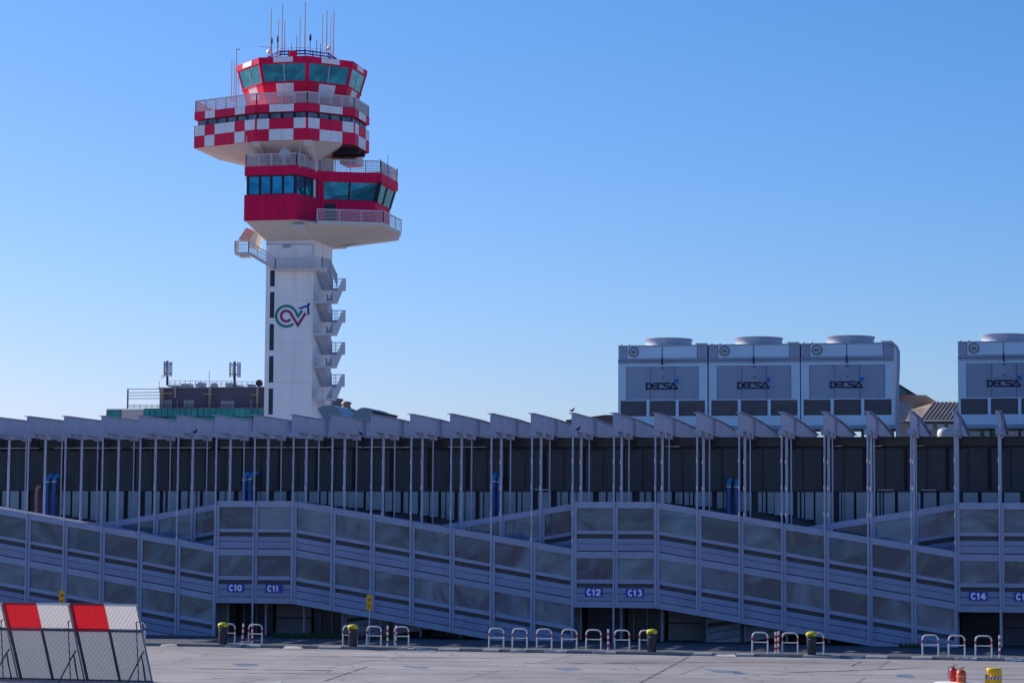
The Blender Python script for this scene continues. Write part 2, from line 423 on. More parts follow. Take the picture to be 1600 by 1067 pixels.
b = MB()
def gline(x0, y0, x1, y1, wd, m, z=.006):
    p, q = gnd(x0, y0, z), gnd(x1, y1, z); t = (q - p).normalized(); n = Vector((-t.y, t.x, 0)) * wd / 2
    b.face([p - n, q - n, q + n, p + n], m)
for L in ((236, 1024, 345, 1023, .1), (240, 1036, 320, 1036, .16), (320, 1036, 397, 1040, .16), (402, 1040, 587, 1035, .16), (587, 1039, 675, 1043, .16),
          (675, 1043, 778, 1040, .14), (572, 1064, 730, 1065, .2), (735, 1034, 780, 1028, .14), (815, 1042, 895, 1036, .14), (760, 1040, 800, 1036, .12),
          (760, 1032, 810, 1028, .12), (1052, 1047, 1160, 1043, .14), (862, 1065, 985, 1065.5, .2), (1120, 1066, 1165, 1066, .22),
          (1192, 1057, 1315, 1061, .18), (1335, 1062, 1416, 1064, .2), (910, 1047, 1000, 1047, .1), (600, 1026, 700, 1030, .08),
          (480, 1026, 600, 1023, .08), (900, 1030, 1060, 1040, .08), (1300, 1045, 1440, 1036, .12), (1240, 1046, 1330, 1040, .1), (460, 1054, 640, 1053, .08)):
    gline(*L, RWHITE)
for L in ((448, 1029, 598, 1024, .2), (945, 1036, 1000, 1035, .3), (1415, 1043, 1440, 1042, .6), (640, 1027, 700, 1026, .15)):
    gline(*L, RBLUE)
def gquad(pts, m, z=.010):
    b.face([gnd(x, y, z) for x, y in pts], m)
gquad([(360, 1035.5), (400, 1036.5), (402, 1040), (372, 1040)], RBLUE)
gquad([(402, 1037), (408, 1039), (402, 1040.5), (380, 1039)], RBLUE)
gquad([(628, 1039), (672, 1041), (665, 1044.5), (635, 1042)], RBLUE)
gquad([(860, 1042.5), (898, 1042), (915, 1047), (880, 1047)], RBLUE)
gquad([(1097, 1044.5), (1150, 1047), (1170, 1052), (1120, 1050)], RBLUE)
gquad([(1398, 1053), (1425, 1053), (1428, 1058), (1402, 1057)], RBLUE)
gquad([(1140, 1047), (1156, 1048), (1162, 1053), (1148, 1052)], RBLUE)
gquad([(394, 1066.2), (400, 1064.3), (442, 1064.3), (436, 1067.5)], RWHITE)
gquad([(0, 1067.5), (0, 1065), (60, 1064.6), (55, 1067.5)], RWHITE)
tag(b.build('road_markings'), kind='structure')
TAR = worn_paint('dark_tar_seam', (.045, .042, .045), .55)
b = MB()
for L in ((240, 1050.5, 1600, 1053.5, .10), (700, 1058, 1600, 1060.5, .12), (240, 1031, 900, 1033, .10), (900, 1032, 1600, 1038, .10), (330, 1059, 700, 1059.5, .10), (505, 1064, 575, 1040, .1), (1330, 1040, 1345, 1033, .1), (1000, 1066, 1075, 1026, .1), (430, 1024, 800, 1028, .3), (820, 1036, 1180, 1034, .3), (1230, 1050, 1420, 1044, .35), (300, 1044, 520, 1047, .4)):
    gline(*L, TAR, .013)
tag(b.build('tar_seams'), kind='structure')
b = MB()
for a_, c_, m_ in ((250, 278, RWHITE), (442, 474, RWHITE), (456, 470, YEL), (648, 681, RBLUE), (1113, 1152, RBLUE), (1118, 1150, RWHITE), (1316, 1350, RBLUE), (1578, 1600, RBLUE)):
    p, q = kpt(a_, -1.1), kpt(c_, -1.1); dz = .014 if m_ is not RWHITE else .018
    p2, q2 = kpt(a_ + 3, -.55), kpt(c_ - 3, -.55)
    b.face([(p.x, p.y, dz), (q.x, q.y, dz), (q2.x, q2.y, dz + .1), (p2.x, p2.y, dz + .1)], m_)
tag(b.build('painted_kerb_ramps'), kind='structure')

# ---------------------------------------------------------------- grass under the ramps
random.seed(3)
b = MB()
for a_, c_, n_ in ((425, 640, 900), (1405, 1440, 100)):
    for _ in range(n_):
        p = at(random.uniform(a_, c_), 1003, D + random.uniform(-1.8, .9)); h_ = random.uniform(.1, .32); dx = random.uniform(-.08, .08)
        b.face([(p.x - .03, p.y, .12), (p.x + .03, p.y, .12), (p.x + dx, p.y + random.uniform(-.05, .05), .12 + h_)], GRASS)
tag(b.build('grass'), kind='stuff')

# ---------------------------------------------------------------- terminal building behind the walkway
YW = D + 5.9
tb = empty('terminal_building', (-20, YW, 0), 'long low dark terminal building behind the steel walkway, black glass upper wall and green-black parapet', 'building')
XL, XR = -75, 22
zl = at(800, 698.5, YW).z; zpt = at(800, 685.3, YW).z; zw = at(800, 765, YW).z
b = MB(); b.box(XL, XR, YW + .25, YW + 34, 0, zl - .02, BRICKD); b.build('core_wall', tb)
RIBW = mat('wall_rib', (.05, .056, .082), .5, var=.3, scale=1.5)
b = MB()
PW = S
x = FX(-12) - .6
k = 0
while x < XR:
    for j in range(2):
        xa = x + j * PW / 2 + .05; xb = x + (j + 1) * PW / 2 - .05
        b.box(xa, xb, YW + .02, YW + .12, zw, zl - .12, SOOT)
        for q_ in range(6):
            xr = xa + (xb - xa) * (q_ + .5) / 6; b.box(xr - .02, xr + .02, YW - .005, YW + .02, zw + .05, zl - .2, RIBW)
    b.box(x - .09, x + .09, YW - .04, YW + .2, 0, zl - .1, BLACK)
    b.box(x + PW / 2 - .035, x + PW / 2 + .035, YW - .01, YW + .14, zw, zl - .1, DARK)
    x += PW
b.build('dark_glass_wall', tb)
b = MB(); b.box(XL, XR, YW - .12, YW + 34, zl, zpt, PARA); b.box(XL, XR, YW - .16, YW - .08, zpt - .06, zpt + .03, DARK); b.build('parapet', tb)
b = MB()
for a_, c_ in ((0, 60), (85, 190), (205, 330), (345, 520), (560, 640), (700, 760), (1040, 1062), (1305, 1315), (1355, 1378), (1424, 1443)):
    p, q = at(a_, 699, YW - .3), at(c_, 699, YW - .3); b = MB(); b.box(p.x, q.x, YW - .34, YW - .13, zl - .02, zl + .03, METAL); b.build('ledge_strip', tb)
b = MB(); b.box(XL, XR, YW - .06, YW + .2, zw - .1, zw + .0, DARK); b.build('transom', tb)
# pale panels between transom and ramps, their widths as seen in the photo
ramp_py = lambda x: None
pan = [(94.5,108.7),(112,124),(127.5,136),(140.5,149),(151,165),(169,181),(182.5,192),(199,205),(207,217.5),(226,236),(239,248),(254,257),(261,277),
 (282,292),(295,305),(307,311),(316,335),(342,350),(352,364),(372,380),(401,406),(407,417),(427,446),(454,464),(465,479),(482,497),(500,509),(512,518),
 (521,542),(543,567),(571,596),(601,612),(614,625),(630,637),(639,652),(659,669),(671,684),(689,695),(697,709),(715,725),(727,742),(749,754),(756,767),
 (786,805),(808,814),(816,829),(840,860),(870,875),(877,887),(890,900),(901,926),(935,946),(949,960),(962,987),(999,1006),(1009,1017),(1026,1049),
 (1055,1059),(1060,1066),(1069,1076),(1078,1082),(1085,1112),(1120,1129),(1131,1134),(1157,1174),(1184,1190),(1192,1196),(1199,1209),(1210,1239),
 (1246,1249),(1252,1256),(1258,1271),(1274,1302),(1311,1314),(1316,1319),(1320,1334),(1338,1367),(1370,1374),(1376,1379),(1381,1398),(1403,1423),(1434,1438),(1443,1463),(1468,1491),(1505,1528),(1534,1565),(1569,1594),
 (2,12),(15,28),(32,40),(-20,-2)]
for a_, c_ in pan:
    p, q = at(a_, 785, YW - .2), at(c_, 785, YW - .2)
    mid = (a_ + c_) / 2
    lo = 3.4
    for s0 in (-100, 461, 1025):           # the panels end in steps above the descending ramp
        if s0 < mid < s0 + 250: lo = at(mid, 783 + .172 * (mid - s0) - 13 * min(1, max(0, (mid - s0) / 200)), YW - .2).z
    b = MB(); b.box(p.x, q.x, YW - .14 + random.uniform(0, .05), YW - .03, lo, zw - .11, PALE)
    b.build('pale_panel', tb)
b = MB()
for a_, c_ in ((378, 398), (836, 860), (1372, 1396), (1440, 1462)): 
    p, q = at(a_, 766, YW - .5), at(c_, 766, YW - .5); b.box(p.x, q.x, YW - .55, YW - .15, zw - .02, zw + .03, METAL)
b.build('light_fitting', tb)
# ground floor seen under the ramps
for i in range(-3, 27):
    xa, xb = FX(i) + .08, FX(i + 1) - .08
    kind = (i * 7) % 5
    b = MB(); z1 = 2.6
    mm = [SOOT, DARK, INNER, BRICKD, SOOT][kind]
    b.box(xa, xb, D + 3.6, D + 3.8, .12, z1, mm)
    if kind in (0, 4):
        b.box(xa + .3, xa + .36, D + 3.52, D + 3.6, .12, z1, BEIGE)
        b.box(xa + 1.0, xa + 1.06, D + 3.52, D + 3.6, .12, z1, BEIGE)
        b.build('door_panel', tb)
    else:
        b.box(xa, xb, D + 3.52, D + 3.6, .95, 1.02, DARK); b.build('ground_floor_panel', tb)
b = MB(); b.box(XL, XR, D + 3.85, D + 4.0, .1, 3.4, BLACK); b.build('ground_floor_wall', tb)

# ---------------------------------------------------------------- steel frames (one per bay)
def frame_meshes(long_post):
    root = empty('steel_frame', (0, 0, 0), '', '')
    b = MB(); wf, tf = .34, .03
    YS, YE = YW - D - .2, 18.0
    h0 = ZT - ZB
    # web, constant to the stiffener then tapering down to the roof
    prof = [(-.25, ZT, ZB), (YS, ZT, ZB - .02), (YS + 5, ZT - .10, ZB - .0), (YE, ZT - .36, ZB - .0)]
    for (ya, ta, ba), (yb, tb_, bb) in zip(prof, prof[1:]):
        b.hexa([(-.02, ya, ba), (.02, ya, ba), (.02, yb, bb), (-.02, yb, bb)], [(-.02, ya, ta), (.02, ya, ta), (.02, yb, tb_), (-.02, yb, tb_)], STEEL)
        b.hexa([(-wf / 2, ya, ta), (wf / 2, ya, ta), (wf / 2, yb, tb_), (-wf / 2, yb, tb_)],
               [(-wf / 2, ya, ta + tf), (wf / 2, ya, ta + tf), (wf / 2, yb, tb_ + tf), (-wf / 2, yb, tb_ + tf)], STEEL)
        b.hexa([(-wf / 2, ya, ba - tf), (wf / 2, ya, ba - tf), (wf / 2, yb, bb - tf), (-wf / 2, yb, bb - tf)],
               [(-wf / 2, ya, ba), (wf / 2, ya, ba), (wf / 2, yb, bb), (-wf / 2, yb, bb)], STEEL)
    b.build('beam', root)
    b = MB(); b.box(-.16, .16, YS - .02, YS + .02, ZB + .01, ZT - .01, CLADP); b.build('stiffener_plate', root)
    zb = ZB - .032
    for y0, wd in ((0, .3), (2.19, .34), (4.39, .3)):
        b = MB(); b.box(-wd / 2, wd / 2, y0 - .3, y0 + .34, zb - .24, zb, STEEL); b.build('bracket', root)
    b = MB(); b.hexa([(-.09, YS + .05, ZB - .75), (.09, YS + .05, ZB - .75), (.09, YS + .3, ZB - .75), (-.09, YS + .3, ZB - .75)],
                     [(-.16, YS - .5, zb), (.16, YS - .5, zb), (.16, YS + .3, zb), (-.16, YS + .3, zb)], DARK); b.build('wall_bracket', root)
    for (y0, r_, n_) in ((0, .044, 10), (2.19, .068, 10), (4.39, .036, 8)):
        if y0 == 0:      # unit-long post hung from the beam, stretched to its own length on every frame
            b = MB(); b.tube([(0, 0, -1), (0, 0, 0)], r_, STEEL2, n_); po = b.build('post', root, smooth=True, origin=(0, 0, 0)); po.location = (0, 0, zb - .24); po['hang'] = 1
        else:
            b = MB(); b.tube([(0, y0, .12), (0, y0, zb - .24)], r_, STEEL2, n_); b.build('post', root, smooth=True)
    return root
protoA = frame_meshes(False)
protoB = frame_meshes(True)
near_txt = {0: 'nearest the left edge', 1: 'beside the pink pipe', 2: 'right of the first blue pipe pair', 6: 'between the C10 and C11 signs',
            7: 'right of the C11 sign', 9: 'behind the yellow arrow sign', 12: 'at the third blue pipe pair',
            14: 'with a bird on its tip', 15: 'between the C12 and C13 signs', 16: 'right of the C13 sign',
            18: 'by the fourth blue pipe pair', 23: 'left of the C14 sign', 24: 'between the C14 and C15 signs'}
usedA = usedB = False
for i in range(-2, 26):
    isB = i in (6, 15, 24)
    if isB: root = protoB if not usedB else copy_tree(protoB); usedB = True
    else: root = protoA if not usedA else copy_tree(protoA); usedA = True
    root.location = (FX(i), D - .06, 0)
    zr = ZQ                                        # top line of the walkway at this frame
    for k0, k1 in ((-2, 5), (7, 14), (16, 23)):
        if k0 <= i <= k1: zr = ZQ - DROP * (i - k0)
    if i in (5, 14, 23): zr = ZQ
    for ch in root.children:
        if ch.get('hang'): ch.scale.z = (ZB - .272) - (.12 if isB else max(.12, zr - 5.22))
    n = i + 1
    ordw = ORD[n - 1] if 1 <= n <= 27 else 'leftmost'
    if i in (-2, -1): lab = 'lavender steel roof frame cut off by the left edge, ' + ('its beam tip hidden' if i == -2 else 'its beam end just showing')
    elif i == 25: lab = 'lavender steel roof frame at the far right edge, beyond the C15 sign'
    else: lab = 'lavender steel roof frame, %s from the left' % ordw
    if i in near_txt: lab += ', ' + near_txt[i]
    tag(root, lab, 'steel frame', 'steel beam frames over the walkway')

# ---------------------------------------------------------------- galleries (landings and ramps)
T1 = dict(glass=(.315, 1.44), sill=(1.44, 1.61), bands=((1.84, 2.09), (2.115, 2.44)))
T2 = dict(glass=(2.82, 3.88), sill=(3.88, 4.08), bands=((4.30, 4.56), (4.59, 4.93)))
GAPM = mat('gap_shade_tone', (.09, .08, .09), .7, var=.4, scale=2.5, stretch=(1, 1, 4))  # strip added behind the open gap, its dim shade put into the colour
def gallery(name, i0, i1, zf, y0, depth, label, cat, group, ends=(False, False)):
    root = empty(name, ((FX(i0) + FX(i1)) / 2, y0, 0), label, cat, group)
    n = i1 - i0
    def strip(o0, o1, ya, yb, m, pname):
        b = MB()
        b.sbox(FX(i0), FX(i1), zf(i0), zf(i1), o0, o1, y0 + ya, y0 + yb, m)
        return b.build(pname, root)
    strip(0, .315, 0, .2, CLADP, 'top_beam')
    strip(2.49, 2.82, 0, .2, CLADP, 'middle_beam')
    strip(4.975, 5.28, 0, .2, CLADP, 'bottom_beam')
    strip(1.60, 1.85, .11, .13, GAPM, 'gap_shade_strip'); strip(4.07, 4.31, .11, .13, GAPM, 'gap_shade_strip')
    for T in (T1, T2):
        strip(*T['sill'], .02, .18, CLADP, 'sill_rail')
        for bd in T['bands']: strip(*bd, .03, .10, CLAD, 'cladding_band')
    strip(2.10, 2.46, .14, depth - .1, INNER, 'floor_slab')
    strip(4.62, 5.0, .14, depth - .1, INNER, 'floor_slab')
    strip(.02, .12, .22, depth - .05, CLAD, 'roof_deck')
    strip(.12, 2.1, depth - .12, depth - .06, INNER, 'inner_wall')
    strip(2.46, 4.62, depth - .12, depth - .06, INNER, 'inner_wall')
    for o_ in (1.15, 3.62):
        b = MB()
        for i in range(i0, i1):
            for ys in (.55, depth - .5):
                b.bar((FX(i), y0 + ys, zf(i) - o_), (FX(i + 1), y0 + ys, zf(i + 1) - o_), .05, .05, METAL)
                b.bar((FX(i) + .9, y0 + ys, zf(i) - o_ - .1), (FX(i) + .9, y0 + ys, zf(i) - o_ - .9), .04, .04, METAL)
        b.build('handrail', root)
    b = MB()
    for i in range(i0, i1):
        for o_ in (.14, 2.84):
            b.box(FX(i) + .95, FX(i) + 1.12, y0 + depth - .2, y0 + depth - .13, zf(i) - o_ - 1.9, zf(i) - o_ - .2, DARK)
            if (i * 3 + int(o_)) % 4 == 0: b.box(FX(i) + 1.3, FX(i) + 1.95, y0 + depth - .18, y0 + depth - .14, zf(i) - o_ - 1.6, zf(i) - o_ - .45, PALE)
    b.build('inner_posts', root)
    for i in range(i0, i1 + 1):
        xm = FX(i) + (.13 if i < i1 else -.02)
        z = zf(i) - (zf(i0) - zf(i1)) / n * (xm - FX(i)) / S
        b = MB(); b.box(xm - .075, xm + .075, y0 - .015, y0 + .16, z - 5.28, z - .003, CLADP); b.build('mullion', root)
    for i in range(i0, i1):
        for T in (T1, T2):
            b = MB(); xa, xb = FX(i) + .205, FX(i + 1) + .055
            if i == i1 - 1: xb = FX(i + 1) - .1
            za = zf(i) + (zf(i + 1) - zf(i)) * (xa - FX(i)) / S; zb_ = zf(i) + (zf(i + 1) - zf(i)) * (xb - FX(i)) / S
            t = random.uniform(-.02, .02)
            b.hexa([(xa, y0 + .08 + t, za - T['glass'][1]), (xb, y0 + .08, zb_ - T['glass'][1]), (xb, y0 + .10, zb_ - T['glass'][1]), (xa, y0 + .10 + t, za - T['glass'][1])],
                   [(xa, y0 + .08, za - T['glass'][0]), (xb, y0 + .08 - t, zb_ - T['glass'][0]), (xb, y0 + .10 - t, zb_ - T['glass'][0]), (xa, y0 + .10, za - T['glass'][0])], PANE)
            b.build('glass_pane', root)
    for e, i in ((0, i0), (1, i1)):
        if ends[e]:
            b = MB(); xx = FX(i) + (.0 if e == 0 else -.04)
            b.box(xx, xx + .04, y0 + .2, y0 + depth - .05, zf(i) - 5.1, zf(i) - .05, INNER); b.build('end_wall', root)
    return root
gf = 'enclosed walkway sections along the terminal'
for (c, nm) in ((5, 'C10 and C11'), (14, 'C12 and C13'), (23, 'C14 and C15')):
    gallery('walkway_landing', c, c + 2 + (1 if c == 23 else 0), lambda i: ZQ, D, 4.4,
            'level two-storey glazed landing carrying the %s signs' % nm, 'walkway', gf, (True, True))
dn = lambda k: (lambda i: ZQ - DROP * (i - k))
up = lambda k: (lambda i: ZQ - DROP * (k - i))
gallery('walkway_ramp', -3, 5, dn(-2), D, 2.15, 'glazed ramp sloping down right behind the striped fence to the C10 landing', 'ramp', gf)
gallery('walkway_ramp', 7, 14, dn(7), D, 2.15, 'glazed ramp sloping down to the right from the C11 landing to the C12 landing', 'ramp', gf)
gallery('walkway_ramp', 16, 23, dn(16), D, 2.15, 'glazed ramp sloping down to the right from the C13 landing to the C14 landing', 'ramp', gf)
gallery('walkway_ramp', -1, 5, up(5), D + 2.19, 2.15, 'rear glazed ramp rising from the left to the back of the C10 landing', 'ramp', gf)
gallery('walkway_ramp', 8, 14, up(14), D + 2.19, 2.15, 'rear glazed ramp rising to the back of the C12 landing', 'ramp', gf)
gallery('walkway_ramp', 17, 23, up(23), D + 2.19, 2.15, 'rear glazed ramp rising to the back of the C14 landing', 'ramp', gf)
# props under the ramps
for px in (610, 1100, 1160, 500):
    p = at(px, 990, D + 1.2)
    b = MB(); b.box(-.09, .09, -.09, .09, .12, 2.2, DARK)
    o = b.build('ramp_prop'); o.location = (p.x, p.y, 0)
    tag(o, {610: 'dark prop under the ramp right of the arrow sign', 1100: 'dark prop under the ramp just right of the C13 landing', 1160: 'dark prop under the ramp behind the striped bollards',
            500: 'dark prop under the ramp right of the C11 sign'}[px], 'prop', 'dark props under the ramps')

# ---------------------------------------------------------------- gate signs
_e = lambda a0, a1, cx=.5, cy_=0, rx=.5, ry=1, n=12: [(cx + rx * math.cos(R(a0 + (a1 - a0) * k / n)), cy_ + ry * math.sin(R(a0 + (a1 - a0) * k / n))) for k in range(n + 1)]
GLY = {'C': [_e(38, 322)], '0': [_e(90, 451, n=16)], '1': [[(.75, -1.2), (.75, 1.2)], [(.75, .95), (.1, .45)]],
       '2': [[(0, .45), (.08, .82), (.5, 1), (.92, .82), (1, .45), (.85, .1), (.05, -.85)], [(-.12, -1), (1.15, -1)]], '3': [_e(150, -85, cy_=.48, rx=.45, ry=.52, n=8), _e(85, -150, cy_=-.46, rx=.5, ry=.54, n=8)],
       '4': [[(.74, -1.2), (.74, 1.2)], [(.62, 1.0), (.02, -.3)], [(-.12, -.42), (1.25, -.42)]], '5': [[(1, 1), (.12, 1), (.05, .1)] + _e(130, -145, cy_=-.35, rx=.5, ry=.6, n=9)]}
for txt, px, py in (('C10', 368, 918), ('C11', 428, 919), ('C12', 927.5, 925), ('C13', 992, 926), ('C14', 1528.5, 931), ('C15', 1599, 932)):
    p = at(px, py, D - .02)
    o = empty('gate_sign', p, 'small navy gate sign reading %s on the walkway cladding' % txt, 'sign', 'gate number signs')
    b = MB(); b.box(p.x - .44, p.x + .44, D - .05, D + .0, p.z - .205, p.z + .205, SIGNB); bd_ = b.build('board', o)
    M = MB(); x_ = p.x - .35; hh = .172; st = .082
    for ch_ in txt:
        wd = .26 if ch_ != '1' else .18
        if ch_ == '1': x_ -= .03
        for j, gl in enumerate(GLY[ch_]):
            M.ribbon([(x_ + (u * (wd - st) + st / 2), p.z + v * (hh - st / 2)) for u, v in gl], st, D - .066 - .001 * j, D - .048, LETW)
        x_ += wd + .018 if ch_ != '1' else wd + .03
    M.build('lettering', bd_)

# yellow arrow signs on poles
for px, py, lab in ((577, 941, 'yellow sign with a black right arrow on a thin pole in front of the ramp'),
                    (96.5, 934, 'yellow arrow sign behind the striped fence at the left')):
    pole_y = K0.y + 3
    p = at(px, py, pole_y)
    o = empty('direction_sign', (p.x, p.y, .12), lab, 'sign', 'yellow arrow signs')
    b = MB(); b.tube([(p.x, p.y + .05, .12), (p.x, p.y + .05, p.z + .4)], .03, STEEL2, 8); b.build('pole', o, smooth=True)
    b = MB(); b.box(p.x - .14, p.x + .14, p.y - .02, p.y + .015, p.z - .37, p.z + .37, YELS); sb_ = b.build('sign_board', o)
    b = MB(); z = p.z + .14; y0, y1 = p.y - .03, p.y - .021
    b.ribbon([(p.x - .09, z), (p.x + .06, z)], .035, y0, y1, INK)
    b.ribbon([(p.x + .01, z + .06), (p.x + .08, z), (p.x + .01, z - .06)], .035, y0 - .002, y1 - .001, INK)
    for dz in (-.1, -.17, -.24): b.box(p.x - .08, p.x + .08, y0, y1, p.z + dz - .012, p.z + dz + .012, INK)
    b.build('arrow_marking', sb_)

# ---------------------------------------------------------------- pipes on the back wall
def pipe(px, pyt, w, m, mc, label, cat, elbow=1, name='vent_pipe', grp='blue pipes on the terminal wall', el=.22):
    p = at(px, pyt, YW - .6); r_ = w / 2 / 30.3
    o = empty(name, (p.x, YW - .6, 0), label, cat, grp)
    zt = p.z - .42
    b = MB(); b.tube([(p.x, YW - .6, .12), (p.x, YW - .6, zt)], r_, m, 14); b.build('riser', o, smooth=True)
    b = MB(); b.tube([(p.x, YW - .6, zt - .02), (p.x, YW - .6, zt + .04)], r_ * 1.2, TWHITE if m is BLUEP else m, 14); b.build('collar', o, smooth=True)
    pts = []
    for k in range(8):
        a = math.pi / 2 * k / 7
        pts.append((p.x + el * (1 - math.cos(a)) * elbow, YW - .6 + (.3 * (1 - math.cos(a)) if elbow < 1 else .1 * k / 7), zt + .04 + .30 * math.sin(a)))
    pts.append((pts[-1][0] + .1 * elbow, YW - .45, pts[-1][2] + .005))
    b = MB(); b.tube(pts, r_, mc, 14); b.build('elbow', o, smooth=True)
for px, pyt, el, lab in ((74, 741, .12, 'left blue wall pipe of the pair next to the pink pipe'), (85, 741, .12, 'right blue wall pipe of the pair next to the pink pipe'),
                     (382, 738, .1, 'left blue wall pipe of the pair above the C10 landing'), (391, 736.5, .28, 'right blue wall pipe of the pair above the C10 landing, with a long elbow'),
                     (771, 740, .04, 'left blue wall pipe of the pair above the valley between ramps'), (780.5, 740.5, .04, 'right blue wall pipe of the pair above the valley between ramps'),
                     (1138.5, 748, .04, 'left blue wall pipe of the pair right of the C13 landing'), (1150.5, 748, .04, 'right blue wall pipe of the pair right of the C13 landing')):
    pipe(px, pyt, 7.2, BLUEP, BLUEC, lab, 'pipe', 1 if el > .05 else .3, el=el)
pipe(57.5, 758, 6.2, PINKP, PINKP, 'pink pipe on the dark wall near the left edge', 'pipe', 1, grp=None, el=.06)

# ---------------------------------------------------------------- roof plant: cooling units
YC = 141.0
def zat(px, py, Y): return at(px, py, Y).z
def cooling(px0, px1, label, first=False):
    a_, c_ = at(px0, 600, YC).x, at(px1, 600, YC).x
    Wd = c_ - a_; xm = (a_ + c_) / 2
    yy = lambda py: zat(1180, py, YC)
    o = empty('cooling_unit', (xm, YC + 2, yy(665)), label, 'cooling tower', 'cooling units on the terminal roof')
    Dp = 4.6
    zt, z1, z2, z3, z4, z5, z6 = yy(538), yy(559), yy(566), yy(571), yy(624), yy(649), yy(668)
    b = MB(); b.box(a_ + .06, c_ - .06, YC + .05, YC + Dp - .05, z6, zt - .03, GALV); b.build('casing', o)
    f = lambda t: a_ + Wd * t
    b = MB()
    for t0, t1, m_ in ((0, .095, GALV), (.10, .49, GALVB), (.50, .885, GALVB), (.89, 1, GALV)):
        b.box(f(t0) + .01, f(t1) - .01, YC - .02, YC + .06, z1 + .03, zt - .05, m_)
    b.box(f(0), f(1), YC - .06, YC + Dp, zt - .04, zt + .02, METAL)
    tp_ = b.build('top_panels', o)
    b = MB(); b.box(f(0), f(.488), YC - .10, YC + .05, z2, z1, GALV); b.box(f(.506), f(1), YC - .10, YC + .05, z2, z1, GALV)
    b.box(f(0) + .02, f(1) - .02, YC - .13, YC + .02, (z1 + z2) / 2 - .015, (z1 + z2) / 2 + .015, DARK)
    b.box(f(.488), f(.506), YC - .14, YC, z2 - .1, z1 + .05, INK)
    b.build('channel', o)
    b = MB(); b.box(f(0), f(1), YC - .03, YC + .05, z3, z2 - .01, GALVB); b.build('fascia', o)
    b = MB()
    b.box(f(0), f(.09), YC - .03, YC + .05, z4 + .02, z3 - .01, GALVB); b.box(f(.905), f(1), YC - .03, YC + .05, z4 + .02, z3 - .01, GALVB)
    for t0, t1 in ((.095, .36), (.368, .63), (.638, .90)): b.box(f(t0), f(t1), YC - .01, YC + .05, z4 + .02, z3 - .01, GALV)
    fp_ = b.build('front_panels', o)
    b = MB(); b.box(f(.385), f(.605), YC - .045, YC - .012, yy(591.5), yy(572.5), GALV)
    for py in (573.5, 589): b.box(f(.49), f(.515), YC - .075, YC - .04, yy(py) - .03, yy(py) + .03, INK)
    b.build('access_hatch', fp_)
    b = MB()
    for t0, t1 in ((.03, .318), (.355, .645), (.682, .97)): b.box(f(t0), f(t1), YC + .0, YC + .06, z5, z4 - .06, LOUV)
    for k in range(9):
        z = z5 + (z4 - z5) * (k + .5) / 9
        for t0, t1 in ((.035, .313), (.36, .64), (.687, .965)): b.box(f(t0), f(t1), YC - .02, YC + .0, z - .02, z + .015, LOUV)
    b.build('louvre', o)
    b = MB()
    for t0, t1 in ((0, .028), (.32, .353), (.647, .68), (.972, 1)): b.box(f(t0), f(t1), YC - .04, YC + .07, z6 + .15, z4 - .01, GALVB)
    b.box(f(0), f(1), YC - .045, YC + .06, z4 - .035, z4 + .015, GALVB)
    b.build('corner_posts', o)
    b = MB(); b.box(f(.028), f(.972), YC - .01, YC + .05, z6 + .12, z5 - .01, GALVB); b.build('basin', o)
    b = MB(); b.box(f(-.01), f(1.01), YC - .08, YC + .1, z6 - .1, z6 + .1, GALV)
    for t in (.02, .35, .66, .98): b.box(f(t) - .08, f(t) + .08, YC, YC + .2, zpt - .05, z6 - .1, DARK)
    b.box(f(0), f(1), YC + .05, YC + Dp, z6 - .05, z6, DARK)
    b.build('steel_base', o)
    # side panels on the right face
    b = MB(); b.box(f(1) - .06, f(1) - .03, YC + .1, YC + Dp - .1, z4, z2, GALV); b.build('side_panel', o)
    # fan stack
    rr = Wd * .265; cx = f(.50)
    b = MB(); zc = zt + .01
    prof = [(rr * 1.04, 0), (rr * .99, .12), (rr * .975, .3), (rr, .44), (rr * 1.03, .50), (rr * 1.03, .53)]
    prof += [(rr * .95, .53), (rr * .93, .2)]
    b.lathe(prof, (cx, YC + 2.2, zc), GALV, 40)
    b.build('fan_stack', o, smooth=True)
    b = MB(); cx2, cz = f(.175), (zt + z1) / 2 + .02; R2 = .30
    ring = lambda r_, y: [(cx2 + r_ * math.cos(2 * math.pi * k / 28), y, cz + r_ * math.sin(2 * math.pi * k / 28)) for k in range(28)]
    b.loft(ring(R2, YC + .0), ring(R2, YC - .08), INK); b.loft(ring(R2 * .9, YC - .06), ring(R2 * .84, YC - .11), METAL)
    b.box(cx2 - .11, cx2 - .02, YC - .14, YC - .10, cz - .05, cz + .04, INK); b.box(cx2 + .02, cx2 + .11, YC - .14, YC - .10, cz - .05, cz + .04, INK)
    b.build('round_cover', tp_)
    b = MB(); b.box(f(.86), f(.98), YC + .3, YC + 1.2, zt + .02, zt + .14, METAL)
    for t in (.03, .12): b.lathe([(.05, 0), (.07, .04), (.04, .09)], (f(t), YC + .1, zt + .01), METAL, 8)
    b.build('top_box', o)
    # logo lettering drawn with strokes
    lz = yy(602); lh = .40; st = .088; x0 = f(.313); y0, y1 = YC - .055, YC - .015
    lb = MB(); un = lh
    def st_(pts, wd=st): lb.ribbon([(x0 + px_ * un, lz + (pz - .5) * lh) for px_, pz in pts], wd, y0, y1, INK)
    st_([(.12, -.02), (.12, 1.02)]); st_([(.0, .9), (.6, .9), (.78, .75), (.78, .25), (.6, .1), (.0, .1)])
    st_([(1.9, .9), (1.15, .9), (.98, .75), (.98, .25), (1.15, .1), (1.75, .1)]); st_([(.98, .5), (1.7, .5)], st * .9)
    st_([(2.65, .9), (2.0, .9), (1.83, .75), (1.83, .25), (2.0, .1), (2.6, .1)])
    st_([(3.75, .9), (2.85, .9), (2.72, .78), (2.72, .62), (2.85, .5), (3.35, .5), (3.48, .38), (3.48, .22), (3.35, .1), (2.6, .1)])
